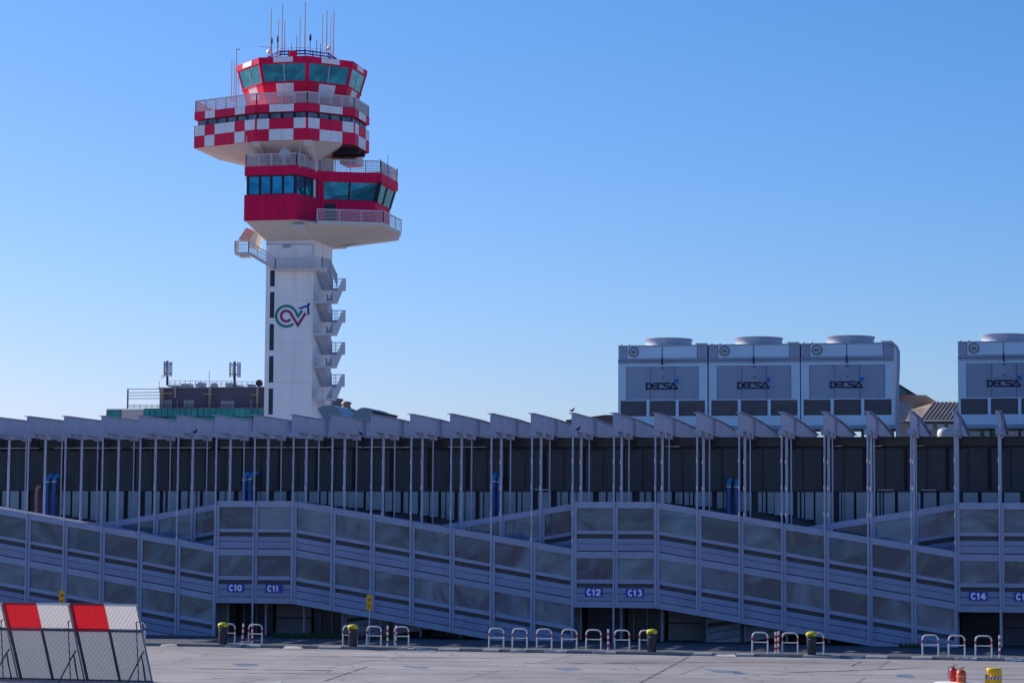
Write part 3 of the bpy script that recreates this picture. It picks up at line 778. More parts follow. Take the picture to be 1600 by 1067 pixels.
    st_([(3.55, -.0), (4.2, 1.0)]); st_([(4.15, .95), (4.75, .04)]); st_([(3.6, .1), (4.8, .1)])
    lb.build('logo_lettering', fp_)
    lb = MB(); cx3, cz3 = x0 + 4.62 * un, lz + .42
    pts = [(cx3 + .14 * math.cos(a), cz3 + .14 * math.sin(a)) for a in [math.pi * k / 10 for k in range(11)]]
    lb.loft([(p_[0], y1, p_[1]) for p_ in pts], [(p_[0], y0 - .01, p_[1]) for p_ in pts], LBLUE)
    tri = [(cx3 - .14, cz3), (cx3 + .02, cz3 - .30), (cx3 + .14, cz3)]
    lb.loft([(p_[0], y1, p_[1]) for p_ in tri], [(p_[0], y0 - .01, p_[1]) for p_ in tri], DBLUE)
    lb.build('logo_drop', fp_)
    return o
cooling(966, 1105.5, 'grey DECSA cooling unit, leftmost of the row of three on the roof')
cooling(1107.5, 1250, 'grey cooling unit with DECSA logo, middle one of the row of three')
cooling(1251.5, 1397, 'grey DECSA cooling unit, right one of three, beside the black pipe')
cooling(1497, 1642, 'grey cooling unit with DECSA logo standing alone, cut off by the right edge')
b = MB(); q = [at(1393, 536, YC - .1), at(1400, 541, YC - .1), at(1404, 549, YC - .1), at(1404, 575, YC - .1), at(1402.5, 610, YC - .1), at(1402, 690, YC - .1)]
b.tube(q, .085, GALV, 10); o = b.build('drain_pipe', None, True, origin=q[-1]); tag(o, 'black bent pipe running down beside the row of three cooling units', 'pipe')

# hip roofs between the units
def roof_face(b, pts, m, rib=None, n=8):
    b.face([at(*p) for p in pts], m)
YR = 172
o = empty('hipped_roof_building', at(1450, 690, YR), 'small building with pale brown ribbed metal hip roof between the cooling units', 'building')
E0, E1 = at(1412, 657, YR), at(1530, 656, YR); rz = zat(1500, 626, YR + 3)
pA = Vector((E0.x, YR, E0.z)); pB = Vector((E1.x + 6, YR, E0.z)); ra = at(1460, 628.5, YR + 4); pC = Vector((pB.x, YR + 4, ra.z))
bk = Vector((pA.x, YR + 9, pA.z)); bk2 = Vector((pB.x, YR + 9, pA.z))
b = MB(); b.face([Vector((at(1438, 655, YR).x, YR, pA.z)), pB, pC, ra], COPPER)
hipx = at(1438, 655, YR).x
for k in range(26):
    t = k / 14; xa = hipx + t * 4; xt = ra.x + t * 4
    b.bar((xa, YR - .02, pA.z + .03), (xt, YR + 3.98, ra.z + .04), .07, .07, COPPER)
b.face([pB, pC, bk2], COPPER)
b.build('metal_roof', o)
b = MB(); eL = at(1413, 640, YR + 4.5)
b.face([Vector((hipx, YR, pA.z)), ra, Vector((eL.x + .1, YR + 6, eL.z)), at(1400, 657, YR + 1)], COPPER)
for k in range(7):
    t = (k + .5) / 7; a_ = Vector((hipx, YR, pA.z)).lerp(ra, t); c_ = at(1400, 657, YR + 1).lerp(Vector((eL.x + .1, YR + 6, eL.z)), t); b.bar(a_, c_, .07, .07, COPPER)
b.build('hip_end', o)
b = MB(); b.box(at(1400, 660, YR).x, pB.x, YR + .35, YR + 8, zpt, pA.z - .02, BEIGE); b.build('wall', o)
b = MB(); b.box(at(1402, 660, YR).x, pB.x, YR - .1, YR + .2, pA.z - .16, pA.z - .03, COPD); b.build('gutter', o)
b = MB()
for px in (1452, 1470, 1487): 
    p = at(px, 667, YR + .3); b.box(p.x - .25, p.x + .25, YR + .1, YR + .34, p.z - .2, p.z + .2, METAL)
b.build('vent_box', o)
o = empty('glazed_roof_lantern', at(1440, 660, 185), 'dark brown roof with a sloping teal skylight right of the black pipe', 'building')
b = MB()
fr = [at(1400, 616, 185), at(1446, 617.5, 185), at(1464, 629, 184), at(1418, 634, 183), at(1400, 634, 183)]
bkp = [p + Vector((0, 6, 0)) for p in fr]
b.loft(fr, bkp, COPD)
for k in range(16):
    t = k / 15; b.bar(fr[0].lerp(fr[1], t) + Vector((0, -.03, 0)), fr[4].lerp(fr[2], t) + Vector((0, -.05, 0)), .06, .06, COPD)
b.build('brown_roof', o)
b = MB(); fr = [at(1400, 597, 186), at(1433, 617, 186), at(1400, 617, 186)]
b.loft(fr, [p + Vector((0, 5, 0)) for p in fr], DARK); b.build('skylight_frame', o)
b = MB(); fr = [at(1402, 603, 185.9), at(1421, 615, 185.9), at(1402, 615, 185.9)]; b.loft(fr, [p + Vector((0, .05, 0)) for p in fr], TEALW); b.build('skylight_glass', o)
b = MB(); fr = [at(1400, 627, 165), at(1424, 631, 165), at(1409, 657, 165), at(1400, 657, 165)]
b.loft(fr, [p + Vector((0, 2.5, 0)) for p in fr], DUCT)
o = b.build('duct_hood', None, origin=at(1410, 650, 165)); tag(o, 'grey sheet-metal duct hood just right of the black pipe', 'duct')
b = MB(); q = at(1477, 676, 150); b.lathe([(.5, -.3), (.5, 0), (.45, .15), (.3, .27), (.0, .33)], (q.x, q.y, q.z), METAL, 20)
o = b.build('roof_vent_cap', None, True, origin=q); tag(o, 'small grey domed vent cap below the brown hip roof', 'vent')
for px, lab in ((1535, 'green post under the rightmost cooling unit, left one'), (1552, 'green post under the rightmost cooling unit, right one')):
    q = at(px, 680, 146); b = MB(); b.box(q.x - .13, q.x + .13, q.y - .1, q.y + .1, q.z - .6, q.z + .5, mat('green_post_paint_%d' % px, (.01, .22, .12), .5))
    o = b.build('green_post', None, origin=q); tag(o, lab, 'post', 'green posts on the roof')
# low dark roof left of the units
o = MB(); pts = [at(884, 656, 200), at(945, 648, 200), at(975, 648, 200), at(975, 668, 200), at(884, 668, 200)]
o.loft(pts, [p + Vector((0, 12, 0)) for p in pts], COPD); ob = o.build('low_dark_roof', None, origin=pts[0]); tag(ob, 'low dark brown roof slope left of the cooling units', 'roof')

# ---------------------------------------------------------------- curved ducts on the roof
def duct(px0, px1, pyt, pyb, Y, depth, label, prof):
    p = at((px0 + px1) / 2, pyb, Y); o = empty('curved_duct', p, label, 'duct', 'curved air ducts on the roof'); return o
YD = 150
o = duct(497, 556, 632, 665, YD, 0, 'curved grey air duct beside the foot of the control tower', None)
def curve_prof(pts): return [at(x_, y_, YD) for x_, y_ in pts]
pr = curve_prof([(496, 638), (503, 634.5), (511, 632.8), (519, 633), (526, 636), (531, 641), (535, 648), (538, 656), (540, 668), (508, 668), (505, 655)])
b = MB(); b.loft(pr, [p + Vector((0, 3.2, 0)) for p in pr], DUCT); b.build('duct_casing', o, smooth=True)
o = duct(550, 604, 636, 665, YD, 0, 'curved grey air duct with a dark grille mouth facing right', None)
pr = curve_prof([(545, 668), (549, 652), (553, 645), (559, 639.5), (566, 636.6), (574, 637), (584, 640), (586.5, 642), (581, 652), (574, 668)])
b = MB(); b.loft(pr, [p + Vector((0, 3.2, 0)) for p in pr], DUCT); b.build('duct_casing', o, smooth=True)
pr = curve_prof([(583, 641), (603, 645.5), (600, 650.5), (581, 650)])
b = MB(); b.loft(pr, [p + Vector((0, 3.0, 0)) for p in pr], DARK)
for k in range(5):
    q0 = pr[0].lerp(pr[1], (k + .5) / 5); q1 = pr[3].lerp(pr[2], (k + .5) / 5); b.bar(q0 + Vector((0, -.02, 0)), q1 + Vector((0, -.02, 0)), .06, .05, LOUV)
b.build('grille_mouth', o)
b = MB(); q = at(541, 652, 170); b.lathe([(1.1, -1), (1.1, -.2), (1.0, .25), (.7, .55), (.35, .68), (.3, .95), (.42, 1.0), (.3, 1.15), (.05, 1.2)], (q.x, q.y, q.z), COPPER, 24)
ob = b.build('roof_dome', None, True, origin=q); tag(ob, 'pale brown metal dome between the two curved ducts', 'dome')

# ---------------------------------------------------------------- terminal block left, behind
YT = 275
o = empty('office_building', at(300, 690, YT), 'dark plum building with teal glass storey, roof railing and pergola left of the control tower', 'building')
P = lambda x_, y_, dy=0: at(x_, y_, YT + dy)
def pbox(b, x0, x1, y0, y1, d0, d1, m):
    p, q = P(x0, y1, d0), P(x1, y0, d0); b.box(p.x, q.x, YT + d0, YT + d1, p.z, q.z, m)
b = MB(); pbox(b, 249, 440, 605, 640, 4, 30, BRICKD); b.build('wall', o)
b = MB(); pbox(b, 165, 440, 638, 700, .3, 30, DARK); b.build('lower_wall', o)
b = MB()
pbox(b, 167, 189, 640.5, 662, 0, .25, TEALW)
for k in range(23): pbox(b, 224.5 + k * 9.4, 233.4 + k * 9.4, 638.0, 651, 0, .25, TEALW)
for k in range(23): pbox(b, 224.5 + k * 9.4, 233.4 + k * 9.4, 652, 668, .1, .28, TEALW if k % 5 != 3 else SOOT)
b.build('teal_glass', o)
b = MB(); pbox(b, 189.5, 224, 639.5, 668, -.02, .25, CREAM); b.build('cream_panel', o)
b = MB(); pbox(b, 166, 420, 636.6, 638.6, -.1, .4, BEIGE); pbox(b, 247, 440, 603.8, 606.5, 3.8, 30, BEIGE); b.build('coping', o)
b = MB()
for x0, x1 in ((250, 255), (325.5, 328.5), (400, 403)): pbox(b, x0, x1, 605, 639, 3.4, 3.9, BEIGE)
b.build('column', o)
for x0, x1, y0, y1 in ((256, 268, 625, 637), (287, 303, 625, 636.5), (345, 366, 626, 638)):
    b = MB(); pbox(b, x0, x1, y0, y1, 3.85, 4.05, METAL)
    for k in range(1, 4): pbox(b, x0 + (x1 - x0) * k / 4 - .2, x0 + (x1 - x0) * k / 4 + .2, y0, y1, 3.8, 3.86, BRICKD)
    pbox(b, x0, x1, (y0 + y1) / 2 - .3, (y0 + y1) / 2 + .3, 3.78, 3.85, BRICKD)
    b.build('window', o)
for x0, x1, y_ in ((256, 269, 614.5), (318, 331, 615.4), (391, 403, 616.5)):
    b = MB(); pbox(b, x0, x1, y_ - .5, y_ + .6, 3.2, 3.38, YEL); b.build('lamp_bar', o)
b = MB(); pbox(b, 272, 274.5, 606, 621, 3.8, 4, METAL); pbox(b, 276, 277, 624, 639, 3.6, 3.8, METAL); pbox(b, 391.5, 393, 625, 639, 3.6, 3.8, METAL); b.build('downpipe', o)
b = MB()
pbox(b, 198, 199.8, 607.5, 638.5, 3, 3.3, BEIGE)
for y_ in (607.6, 613, 617.6, 622.4): pbox(b, 198, 250, y_ - .6, y_ + .7, 3, 3.25, BEIGE)
b.build('pergola', o)
def rail_px(b, x0, y0, x1, y1, hpx, Y, n, nb, m, th=.05):
    for k in range(n + 1):
        t = k / n; x_ = x0 + (x1 - x0) * t; y_ = y0 + (y1 - y0) * t; p, q = at(x_, y_, Y), at(x_, y_ - hpx, Y); b.box(p.x - th / 2, p.x + th / 2, Y, Y + th, p.z, q.z, m)
    for k in range(nb):
        t = (k + 1) / nb; p, q = at(x0, y0 - hpx * t, Y), at(x1, y1 - hpx * t, Y); b.bar(p, q, th * .8, th * .8, m)
b = MB(); rail_px(b, 200, 638, 405, 638, 5.5, YT + .6, 22, 3, DARK, .05); rail_px(b, 265, 604, 410, 606, 9.5, YT + 5, 18, 2, METAL, .06); b.build('roof_railing', o)
b = MB()
for x0, x1, y0, y1 in ((262, 279, 601.5, 604), (283, 294, 599.5, 604), (305, 309, 600, 604), (309, 314, 597, 604), (352, 361, 598, 604), (361, 367, 601, 605), (369, 375, 602, 605), (387, 392, 600, 605)):
    pbox(b, x0, x1, y0, y1, 6, 8, GALV)
b.build('roof_box', o)
b = MB(); q = P(334, 605, 7); b.lathe([(.55, 0), (.55, .25), (.45, .42), (.2, .55), (0, .58)], (q.x, q.y, q.z), GALV, 20, sx=1.0); b.build('skylight_dome', o, smooth=True)
# antenna masts on its roof
def mast(px, pyb, pyt, label, cols):
    Y = YT + 6; p, q = at(px, pyb, Y), at(px, pyt, Y); o = empty('antenna_mast', p, label, 'antenna', 'phone antenna masts')
    b = MB(); b.tube([p, q + Vector((0, 0, .1))], .16, DARK, 8); b.build('mast_pole', o, smooth=True)
    b = MB(); zt_ = q.z; hh_ = 1.85
    for k in range(cols):
        a = 2 * math.pi * k / cols + .3; x_ = p.x + .09 * cols * math.cos(a); y_ = Y + .09 * cols * math.sin(a)
        b.box(x_ - .10, x_ + .10, y_ - .1, y_ + .1, zt_ - hh_ + .25 * (k % 2), zt_ - .12 * (k % 3), METAL if k % 2 else GALVB)
    b.build('antenna_panel', o)
    b = MB()
    for z_ in (zt_ - .3, zt_ - 1.5):
        b.lathe([(.48, z_ - .05), (.48, z_ + .05), (.40, z_ + .05), (.40, z_ - .05)], (p.x, Y, 0), DARK, 12)
        for k in range(3): b.bar((p.x, Y, z_), (p.x + .5 * math.cos(k * 2.1), Y + .5 * math.sin(k * 2.1), z_), .05, .05, DARK)
    b.build('mounting_ring', o)
    return o
mast(261.5, 602, 565, 'narrow phone antenna mast at the left end of the dark building roof', 5)
mast(366.5, 604, 566, 'wide phone antenna mast on the dark building roof near the tower', 7)
q = at(405, 599, YT + 5); b = MB(); b.lathe([(.05, -.1), (.35, 0), (.45, .12)], (0, 0, 0), DARK, 18)
ob = b.build('satellite_dish', None, True); ob.location = q; ob.rotation_euler = (R(80), 0, R(20)); tag(ob, 'small dark satellite dish beside the control tower shaft', 'dish')
q = at(254, 589, YT + 5); b = MB(); b.lathe([(.05, -.1), (.25, 0), (.32, .1)], (0, 0, 0), METAL, 16)
ob = b.build('satellite_dish', None, True); ob.location = q; ob.rotation_euler = (R(85), 0, R(-40)); tag(ob, 'small grey dish left of the narrow antenna mast', 'dish')
for px, y0, y1, lab in ((327, 604, 579, 'thin whip aerial in the middle of the dark building roof'), (249, 612, 596, 'thin whip aerial at the left corner of the dark building')):
    p, q = at(px, y0, YT + 5), at(px, y1, YT + 5); b = MB(); b.tube([p, q], .035, METAL, 6); ob = b.build('whip_aerial', None, True, origin=p); tag(ob, lab, 'antenna')
# ---------------------------------------------------------------- control tower
TX, TY = -80.9, 250.9
tw = empty('control_tower', (TX, TY, 0), 'tall white air traffic control tower with red and white chequered heads', 'control tower')
T = lambda a, b_, z: (TX + a, TY + b_, z)
def loc(px, py, z):                       # local plan position of a pixel on a level z
    p = gnd(px, py, z); return (p.x - TX, p.y - TY)
def fr(M, p, q, s0, s1, z0, z1, d0, d1, m, p2=None, q2=None, za=None, zb=None):
    """thin slab on the facet p->q (counter-clockwise plan); with p2,q2 the facet leans between heights za and zb"""
    p = Vector(p); q = Vector(q); L = (q - p).length; dr = (q - p) / L; n = Vector((dr.y, -dr.x))
    def pt(s, z, d):
        t = 0
        if p2 is not None:
            t = (z - za) / (zb - za); P = p.lerp(Vector(p2), t); Q = q.lerp(Vector(q2), t)
        else: P, Q = p, q
        c = P.lerp(Q, s / L) + n * d; return T(c.x, c.y, z)
    M.hexa([pt(s0, z0, d1), pt(s1, z0, d1), pt(s1, z0, d0), pt(s0, z0, d0)], [pt(s0, z1, d1), pt(s1, z1, d1), pt(s1, z1, d0), pt(s0, z1, d0)], m)
def inset(poly, d):
    out = []; n = len(poly)
    for i in range(n):
        a = Vector(poly[i - 1]); b_ = Vector(poly[i]); c = Vector(poly[(i + 1) % n])
        d1 = (b_ - a).normalized(); d2 = (c - b_).normalized(); n1 = Vector((-d1.y, d1.x)); n2 = Vector((-d2.y, d2.x))
        k = n1 + n2; k.normalize(); out.append(tuple(b_ + k * (d / max(.35, k.dot(n1)))))
    return out
def ring(poly, z): return [T(x_, y_, z) for x_, y_ in poly]
def railing(M, pts, h, m, bars=5, step=1.5, th=.05, vert=0, closed=False):
    if closed: pts = pts + [pts[0]]
    for p, q in zip(pts, pts[1:]):
        p = Vector(p); q = Vector(q); L = (q - p).length; n = max(1, round(L / step))
        for k in range(n + 1):
            c = p.lerp(q, k / n); M.box(c.x - th / 2, c.x + th / 2, c.y - th / 2, c.y + th / 2, c.z, c.z + h, m)
        for k in range(bars):
            z = Vector((0, 0, h * (k + 1) / bars)); M.bar(p + z, q + z, th * (1.3 if k == bars - 1 else .6), th * (1.3 if k == bars - 1 else .6), m)
        if vert:
            n = max(1, round(L / vert))
            for k in range(n):
                c = p.lerp(q, (k + .5) / n); M.box(c.x - .018, c.x + .018, c.y - .018, c.y + .018, c.z, c.z + h, m)

# shaft
NAVG = glass('navy_slot_glass', (.006, .012, .035), (.012, .03, .07), .1, .1, .5, 0, .5, .5, .05)
b = MB(); b.box(TX - 2.7, TX + 2.7, TY - 3.45, TY + 3.45, 0, 48, WHITE)
YF = TY - 3.45
for py in (378.5, 470, 534, 597):                   # construction joints
    z = at(450, py, YF).z; b.box(TX - 2.705, TX + 2.705, YF - .012, YF + .05, z - .025, z + .025, SOFF)
b.build('shaft', tw)
for y0, y1 in ((423, 447), (457, 496), (507, 546.7), (557, 597), (607.5, 647)):
    yc = (y0 + y1) / 2; xc = 425.8 - (yc - 434) * .0145
    p, q = at(xc - 3.1, y1, YF), at(xc + 3.1, y0, YF)
    M = MB(); M.box(p.x - .04, q.x + .04, YF - .02, YF + .02, p.z - .04, q.z + .04, TEALF); M.box(p.x + .05, q.x - .05, YF - .03, YF - .015, p.z + .05, q.z - .05, NAVG)
    for k in range(1, 4): M.box(p.x, q.x, YF - .035, YF - .02, p.z + (q.z - p.z) * k / 4 - .02, p.z + (q.z - p.z) * k / 4 + .02, TEALF)
    M.build('slot_window', tw)
# emblem on the shaft
def LP(x_, y_): p = at(400 + x_ / 15.24, 460 + y_ / 15.24, YF); return (p.x, p.z)
def arc(cx_, cy_, r_, a0, a1, n=26): return [(cx_ + r_ * math.cos(R(a0 + (a1 - a0) * k / n)), cy_ + r_ * math.sin(R(a0 + (a1 - a0) * k / n))) for k in range(n + 1)]
sw = 58 / 15.24 / 14.6
g_ = arc(725, 520, 245, 48, 328) + [(1003, 525), (1100, 385)]
M = MB(); M.ribbon([LP(*p) for p in g_], sw, YF - .05, YF - .005, LGREEN); M.build('emblem_green', tw)
g_ = arc(722, 518, 125, 38, 318) + [(1000, 735), (1180, 445)]
M = MB(); M.ribbon([LP(*p) for p in g_], sw, YF - .055, YF - .006, LPURP); M.build('emblem_purple', tw)
M = MB(); M.ribbon([LP(1032, 338), LP(1238, 272), LP(1250, 488)], sw * .78, YF - .05, YF - .005, LNAVY)
M.ribbon([LP(1225, 290), LP(1275, 215)], sw * .9, YF - .056, YF - .006, LNAVY); M.build('emblem_blue', tw)
# conduit
M = MB(); M.bar(at(415, 381.5, YF - .06), at(489, 381.5, YF - .06), .07, .07, GALV); M.bar(at(489.3, 381.5, YF - .06), at(489.6, 402, YF - .06), .06, .06, GALV)
p, q = at(441, 387, YF - .1), at(454, 383, YF - .1); M.box(p.x, q.x, YF - .15, YF - .02, p.z, q.z, GALV)
M.build('conduit', tw)

# upper drum
drum = [(-11.1, -3.9), (-2.9, -7), (2.9, -7), (7, -2.9), (7, 2.9), (2.9, 7), (-2.9, 7), (-11.1, 4.4)]
Z0, Z1, Z2, Z3, Z4 = 47.96, 49.24, 50.42, 51.10, 51.97
M = MB(); M.loft(ring(drum, Z0), ring(drum, Z2), RED); M.loft(ring(drum, Z3), ring(drum, Z4), RED); M.build('drum_wall', tw)
M = MB()
for i in range(8):
    p, q = drum[i], drum[(i + 1) % 8]; L = math.dist(p, q)
    n = 6 if i in (0, 6) else 4
    mg = .12; c = (L - 2 * mg) / n
    top = 'rwrrwr' if n == 6 else 'rwwr'; r1 = 'wrwwrw' if n == 6 else 'wrrw'; r2 = top
    for k in range(n):
        for (z0, z1), row in (((Z0 + .04, Z1 - .02), r2), ((Z1 + .02, Z2 - .03), r1), ((Z3 + .03, Z4 - .03), top)):
            mm = WPAN if row[k] == 'w' else RED2
            fr(M, p, q, mg + k * c + .015, mg + (k + 1) * c - .015, z0, z1, 0, .035 if row[k] == 'w' else .025, mm)
M.build('chequer_panels', tw)
dr2 = inset(drum, .35)
M = MB(); M.loft(ring(dr2, Z2), ring(dr2, Z3), TEALF); M.build('window_band', tw)
M = MB()
for i in range(8):
    p, q = dr2[i], dr2[(i + 1) % 8]; L = math.dist(p, q); n = 6 if i in (0, 6) else 4; c = L / n
    for k in range(n): fr(M, p, q, k * c + .18, (k + 1) * c - .18, Z2 + .08, Z3 - .1, 0, .03, PANE)
M.build('strip_windows', tw)
M = MB(); railing(M, [T(x_, y_, Z4) for x_, y_ in inset(drum, .12)], 1.22, RAILM, 7, 1.45, .10, vert=.16, closed=True); M.build('railing', tw)
# soffit
top = [(-11.05, -3.85), (-2.9, -6.95), (2.9, -6.95), (6.0, -3.85), (2.7, 3.45), (-2.7, 6.9), (-11.05, 4.35)]
bot = [(-4.6, -2.2), (-2.72, -3.5), (2.72, -3.5), (2.9, -3.3), (2.72, 3.45), (-2.7, 3.6), (-4.6, 3.0)]
M = MB(); M.loft(ring(bot, 46.2), ring(top, Z0 - .005), SOFF); M.loft(ring(inset(bot, .01), 45.0), ring(inset(bot, .01), 46.2), SOFF); M.build('soffit', tw)
M = MB()
for a, b_ in ((-2.9, -6.9), (2.9, -6.9)): 
    M = MB(); M.hexa([T(a * .95 - .12, -3.5, 45.9), T(a * .95 + .12, -3.5, 45.9), T(a + .35, b_ + .05, Z0 - .5), T(a - .35, b_ + .05, Z0 - .5)][::1],
           [T(a * .95 - .3, -3.5, Z0 - .1), T(a * .95 + .3, -3.5, Z0 - .1), T(a + .5, b_, Z0 - .01), T(a - .5, b_, Z0 - .01)], SOFF); M.build('soffit_rib', tw)
M = MB(); M.box(TX + 3.6, TX + 5.4, TY + 3.0, TY + 6.0, 46.9, Z0 - .03, SOFF); M.build('underside_box', tw); M = MB(); M.bar(T(3, 0, Z0 - .25), T(6.8, 0, Z0 - .25), .4, .45, DARK); M.build('underside_beam', tw); M = MB(); M.bar(T(3, 2.5, Z0 - .25), T(6.6, 2.5, Z0 - .25), .4, .45, DARK)
M.build('underside_beam', tw)
M = MB(); M.loft(ring([(6.05, -3.7), (6.9, -2.85), (6.9, 2.85), (2.85, 6.9), (-2.6, 6.9), (2.75, 3.45)], Z0 - .02), ring([(6.05, -3.7), (6.9, -2.85), (6.9, 2.85), (2.85, 6.9), (-2.6, 6.9), (2.75, 3.45)], Z0 - .004), DARK); M.build('void_shade_plate', tw)  # dark sheet added for the deep shade of the open underside

# cab
def octo(r_, rot=22.5): return [(r_ * math.cos(R(-112.5 + 45 * k)), r_ * math.sin(R(-112.5 + 45 * k))) for k in range(8)]
cb0, cb1, cb2 = octo(5.75), octo(6.58), octo(7.22)
ZA, ZB2, ZC, ZD = Z4, 54.46, 56.55, 57.18
M = MB(); M.loft(ring(cb0, ZA), ring(cb1, ZB2), RED); M.build('cab_base', tw)
M = MB()
for i in range(8):
    p, q = cb0[i], cb0[(i + 1) % 8]; p2, q2 = cb1[i], cb1[(i + 1) % 8]; L = math.dist(p, q)
    fr(M, p, q, L * .30, L * .70, ZA + 1.05, ZB2 - .06, 0, .035, WPAN, p2, q2, ZA, ZB2)
    fr(M, p, q, .05, L * .295, ZA + 1.05, ZB2 - .06, 0, .02, RED2, p2, q2, ZA, ZB2); fr(M, p, q, L * .705, L - .05, ZA + 1.05, ZB2 - .06, 0, .02, RED2, p2, q2, ZA, ZB2)
    fr(M, p, q, -.03, L + .03, ZB2 - .05, ZB2 + .05, 0, .09, RED, p2, q2, ZA, ZB2)
M.build('chequer_panels', tw)
gl1, gl2 = octo(6.5), octo(7.1)
M = MB(); M.loft(ring(gl1, ZB2), ring(gl2, ZC), TEAL, False, False)
M.build('cab_glass', tw)
M = MB()
for i in range(8):
    p, q = gl1[i], gl1[(i + 1) % 8]; p2, q2 = gl2[i], gl2[(i + 1) % 8]; L = math.dist(p, q)
    for s0, s1 in ((-.02, .20), (L - .20, L + .02)): fr(M, p, q, s0, s1, ZB2, ZC, -.1, .07, RED, p2, q2, ZB2, ZC)
    fr(M, p, q, .2, L - .2, ZB2, ZB2 + .14, -.1, .06, RED, p2, q2, ZB2, ZC); fr(M, p, q, .2, L - .2, ZC - .10, ZC, -.1, .06, RED, p2, q2, ZB2, ZC)
M.build('window_frame', tw)
M = MB()
for i in range(8):
    p, q = gl1[i], gl1[(i + 1) % 8]; p2, q2 = gl2[i], gl2[(i + 1) % 8]; L = math.dist(p, q)
    M = MB(); fr(M, p, q, L / 2 - .04, L / 2 + .04, ZB2 + .14, ZC - .1, 0, .05, RAILM, p2, q2, ZB2, ZC); M.build('glazing_bar', tw)
M = MB(); M.loft(ring(cb2, ZC), ring(octo(7.3), ZD), RED); M.loft(ring(octo(7.2), ZD), ring(octo(3.5), ZD + .35), RED)
for i in range(8):
    p, q = cb2[i], cb2[(i + 1) % 8]; L = math.dist(p, q); fr(M, p, q, L * .30, L * .70, ZC + .04, ZD - .03, 0, .09, WPAN)
M.build('cab_roof', tw)
M = MB(); rr = octo(3.75)
ZR = at(475, 79, TY - 3.7).z
for dz in (0, -.33):
    for i in range(8): M.bar(T(*rr[i], ZR + dz), T(*rr[(i + 1) % 8], ZR + dz), .16, .13, LNAVY)
for i in range(8):
    for t in (0, .33, .66):
        c = Vector(rr[i]).lerp(Vector(rr[(i + 1) % 8]), t); M.bar(T(c.x, c.y, ZD + .1), T(c.x, c.y, ZR + .15), .09, .09, LNAVY)
for i in range(8): M.bar(T(*rr[i], ZR + .35), T(*rr[(i + 1) % 8], ZR + .35), .04, .04, RAILM)
M.build('roof_ring', tw)
M = MB(); M.box(TX - .2, TX + .5, TY - 4.1, TY - 3.5, ZD, ZR - .1, RED); M.build('roof_hatch', tw)

# lower head
low = [(-4.1, -7), (1.8, -7), (3.06, -2.5), (9.3, 0), (9.2, 7.15), (3, 8.5), (-4.1, 7)]
LZ0, LZ1, LZ2, LZ3 = 39.34, 42.15, 44.25, 45.24
M = MB(); M.loft(ring(low, LZ2), ring(low, LZ3), RED); M.build('head_roof_band', tw)
lefth = [(-4.1, -7), (1.8, -7), (3.06, -2.5), (3.06, 4), (-4.1, 7)]
M = MB(); M.loft(ring(lefth, LZ0), ring(lefth, LZ1), RED); M.build('left_lower_wall', tw)
lb_ = inset(lefth, .22)
M = MB(); M.loft(ring(lb_, LZ1), ring(lb_, LZ2), TEAL); M.build('left_glass', tw)
M = MB()
for (i, segs) in ((0, (.02, .27, .5, .74, .985)), (1, (.02, .40, .72, .97))):
    p, q = lb_[i], lb_[i + 1]; L = math.dist(p, q)
    for s in segs: fr(M, p, q, L * s - .13, L * s + .13, LZ1, LZ2, -.1, .06, TEALF)
    fr(M, p, q, 0, L, LZ1, LZ1 + .1, -.1, .05, TEALF); fr(M, p, q, 0, L, LZ2 - .12, LZ2, -.1, .05, TEALF)
    if i == 1: fr(M, p, q, L * .93, L + .3, LZ1, LZ2, -.1, .2, RED)
M.build('left_window_frame', tw)
rt_t = [(3.06, -2.45), (9.05, .1), (8.95, 7.0), (3, 7.5)]; rt_b = [(3.06, -2.0), (8.45, .55), (8.35, 6.8), (3, 7.0)]
M = MB(); M.loft(ring(rt_b, 39.2), ring(rt_b, 42.05), RED); M.build('right_lower_wall', tw)
M = MB(); M.loft(ring(inset(rt_b, .05), 42.05), ring(inset(rt_t, .05), LZ2), TEAL); M.build('right_glass', tw)
M = MB()
for i, segs, wds in ((0, (.0, .50, 1.0), (.30, .10, .22)), (1, (0.0, .5, 1.0), (.18, .2, .2))):
    p, q, p2, q2 = rt_b[i], rt_b[i + 1], rt_t[i], rt_t[i + 1]; L = math.dist(p, q)
    for s, wd in zip(segs, wds):
        fr(M, p, q, L * s - wd, L * s + wd, 42.05, LZ2, -.12, .03, RED if (i == 0 and s == 0) else TEALF, p2, q2, 42.05, LZ2)
    fr(M, p, q, 0, L, 42.02, 42.2, -.12, .05, RED, p2, q2, 42.05, LZ2); fr(M, p, q, 0, L, LZ2 - .14, LZ2, -.12, .05, RED, p2, q2, 42.05, LZ2)
M.build('right_window_frame', tw)
M = MB(); fr(M, rt_b[0], rt_b[1], .35, 1.6, 39.4, 41.75, 0, .04, TEALF); M.build('door', tw)
M = MB(); railing(M, [T(x_, y_, LZ3) for x_, y_ in inset(low, .12)], 1.3, RAILM, 6, 1.6, .09, vert=.2, closed=True); M.build('railing', tw)
# balcony
s0, s1, s2 = loc(495.6, 344.3, 39.25), loc(598.8, 347.4, 39.25), loc(626.9, 361.2, 39.25)
bal = [s0, s1, s2, (s2[0] - .5, s2[1] + 1.5), (3, 7.5), (3, -2)]
M = MB(); M.loft(ring(bal, 38.85), ring(bal, 39.25), SOFF); M.build('balcony_slab', tw)
M = MB(); railing(M, [T(*s0, 39.25), T(*s1, 39.25), T(*s2, 39.25)], 1.2, RAILM, 8, 2.4, .08); M.build('balcony_railing', tw)
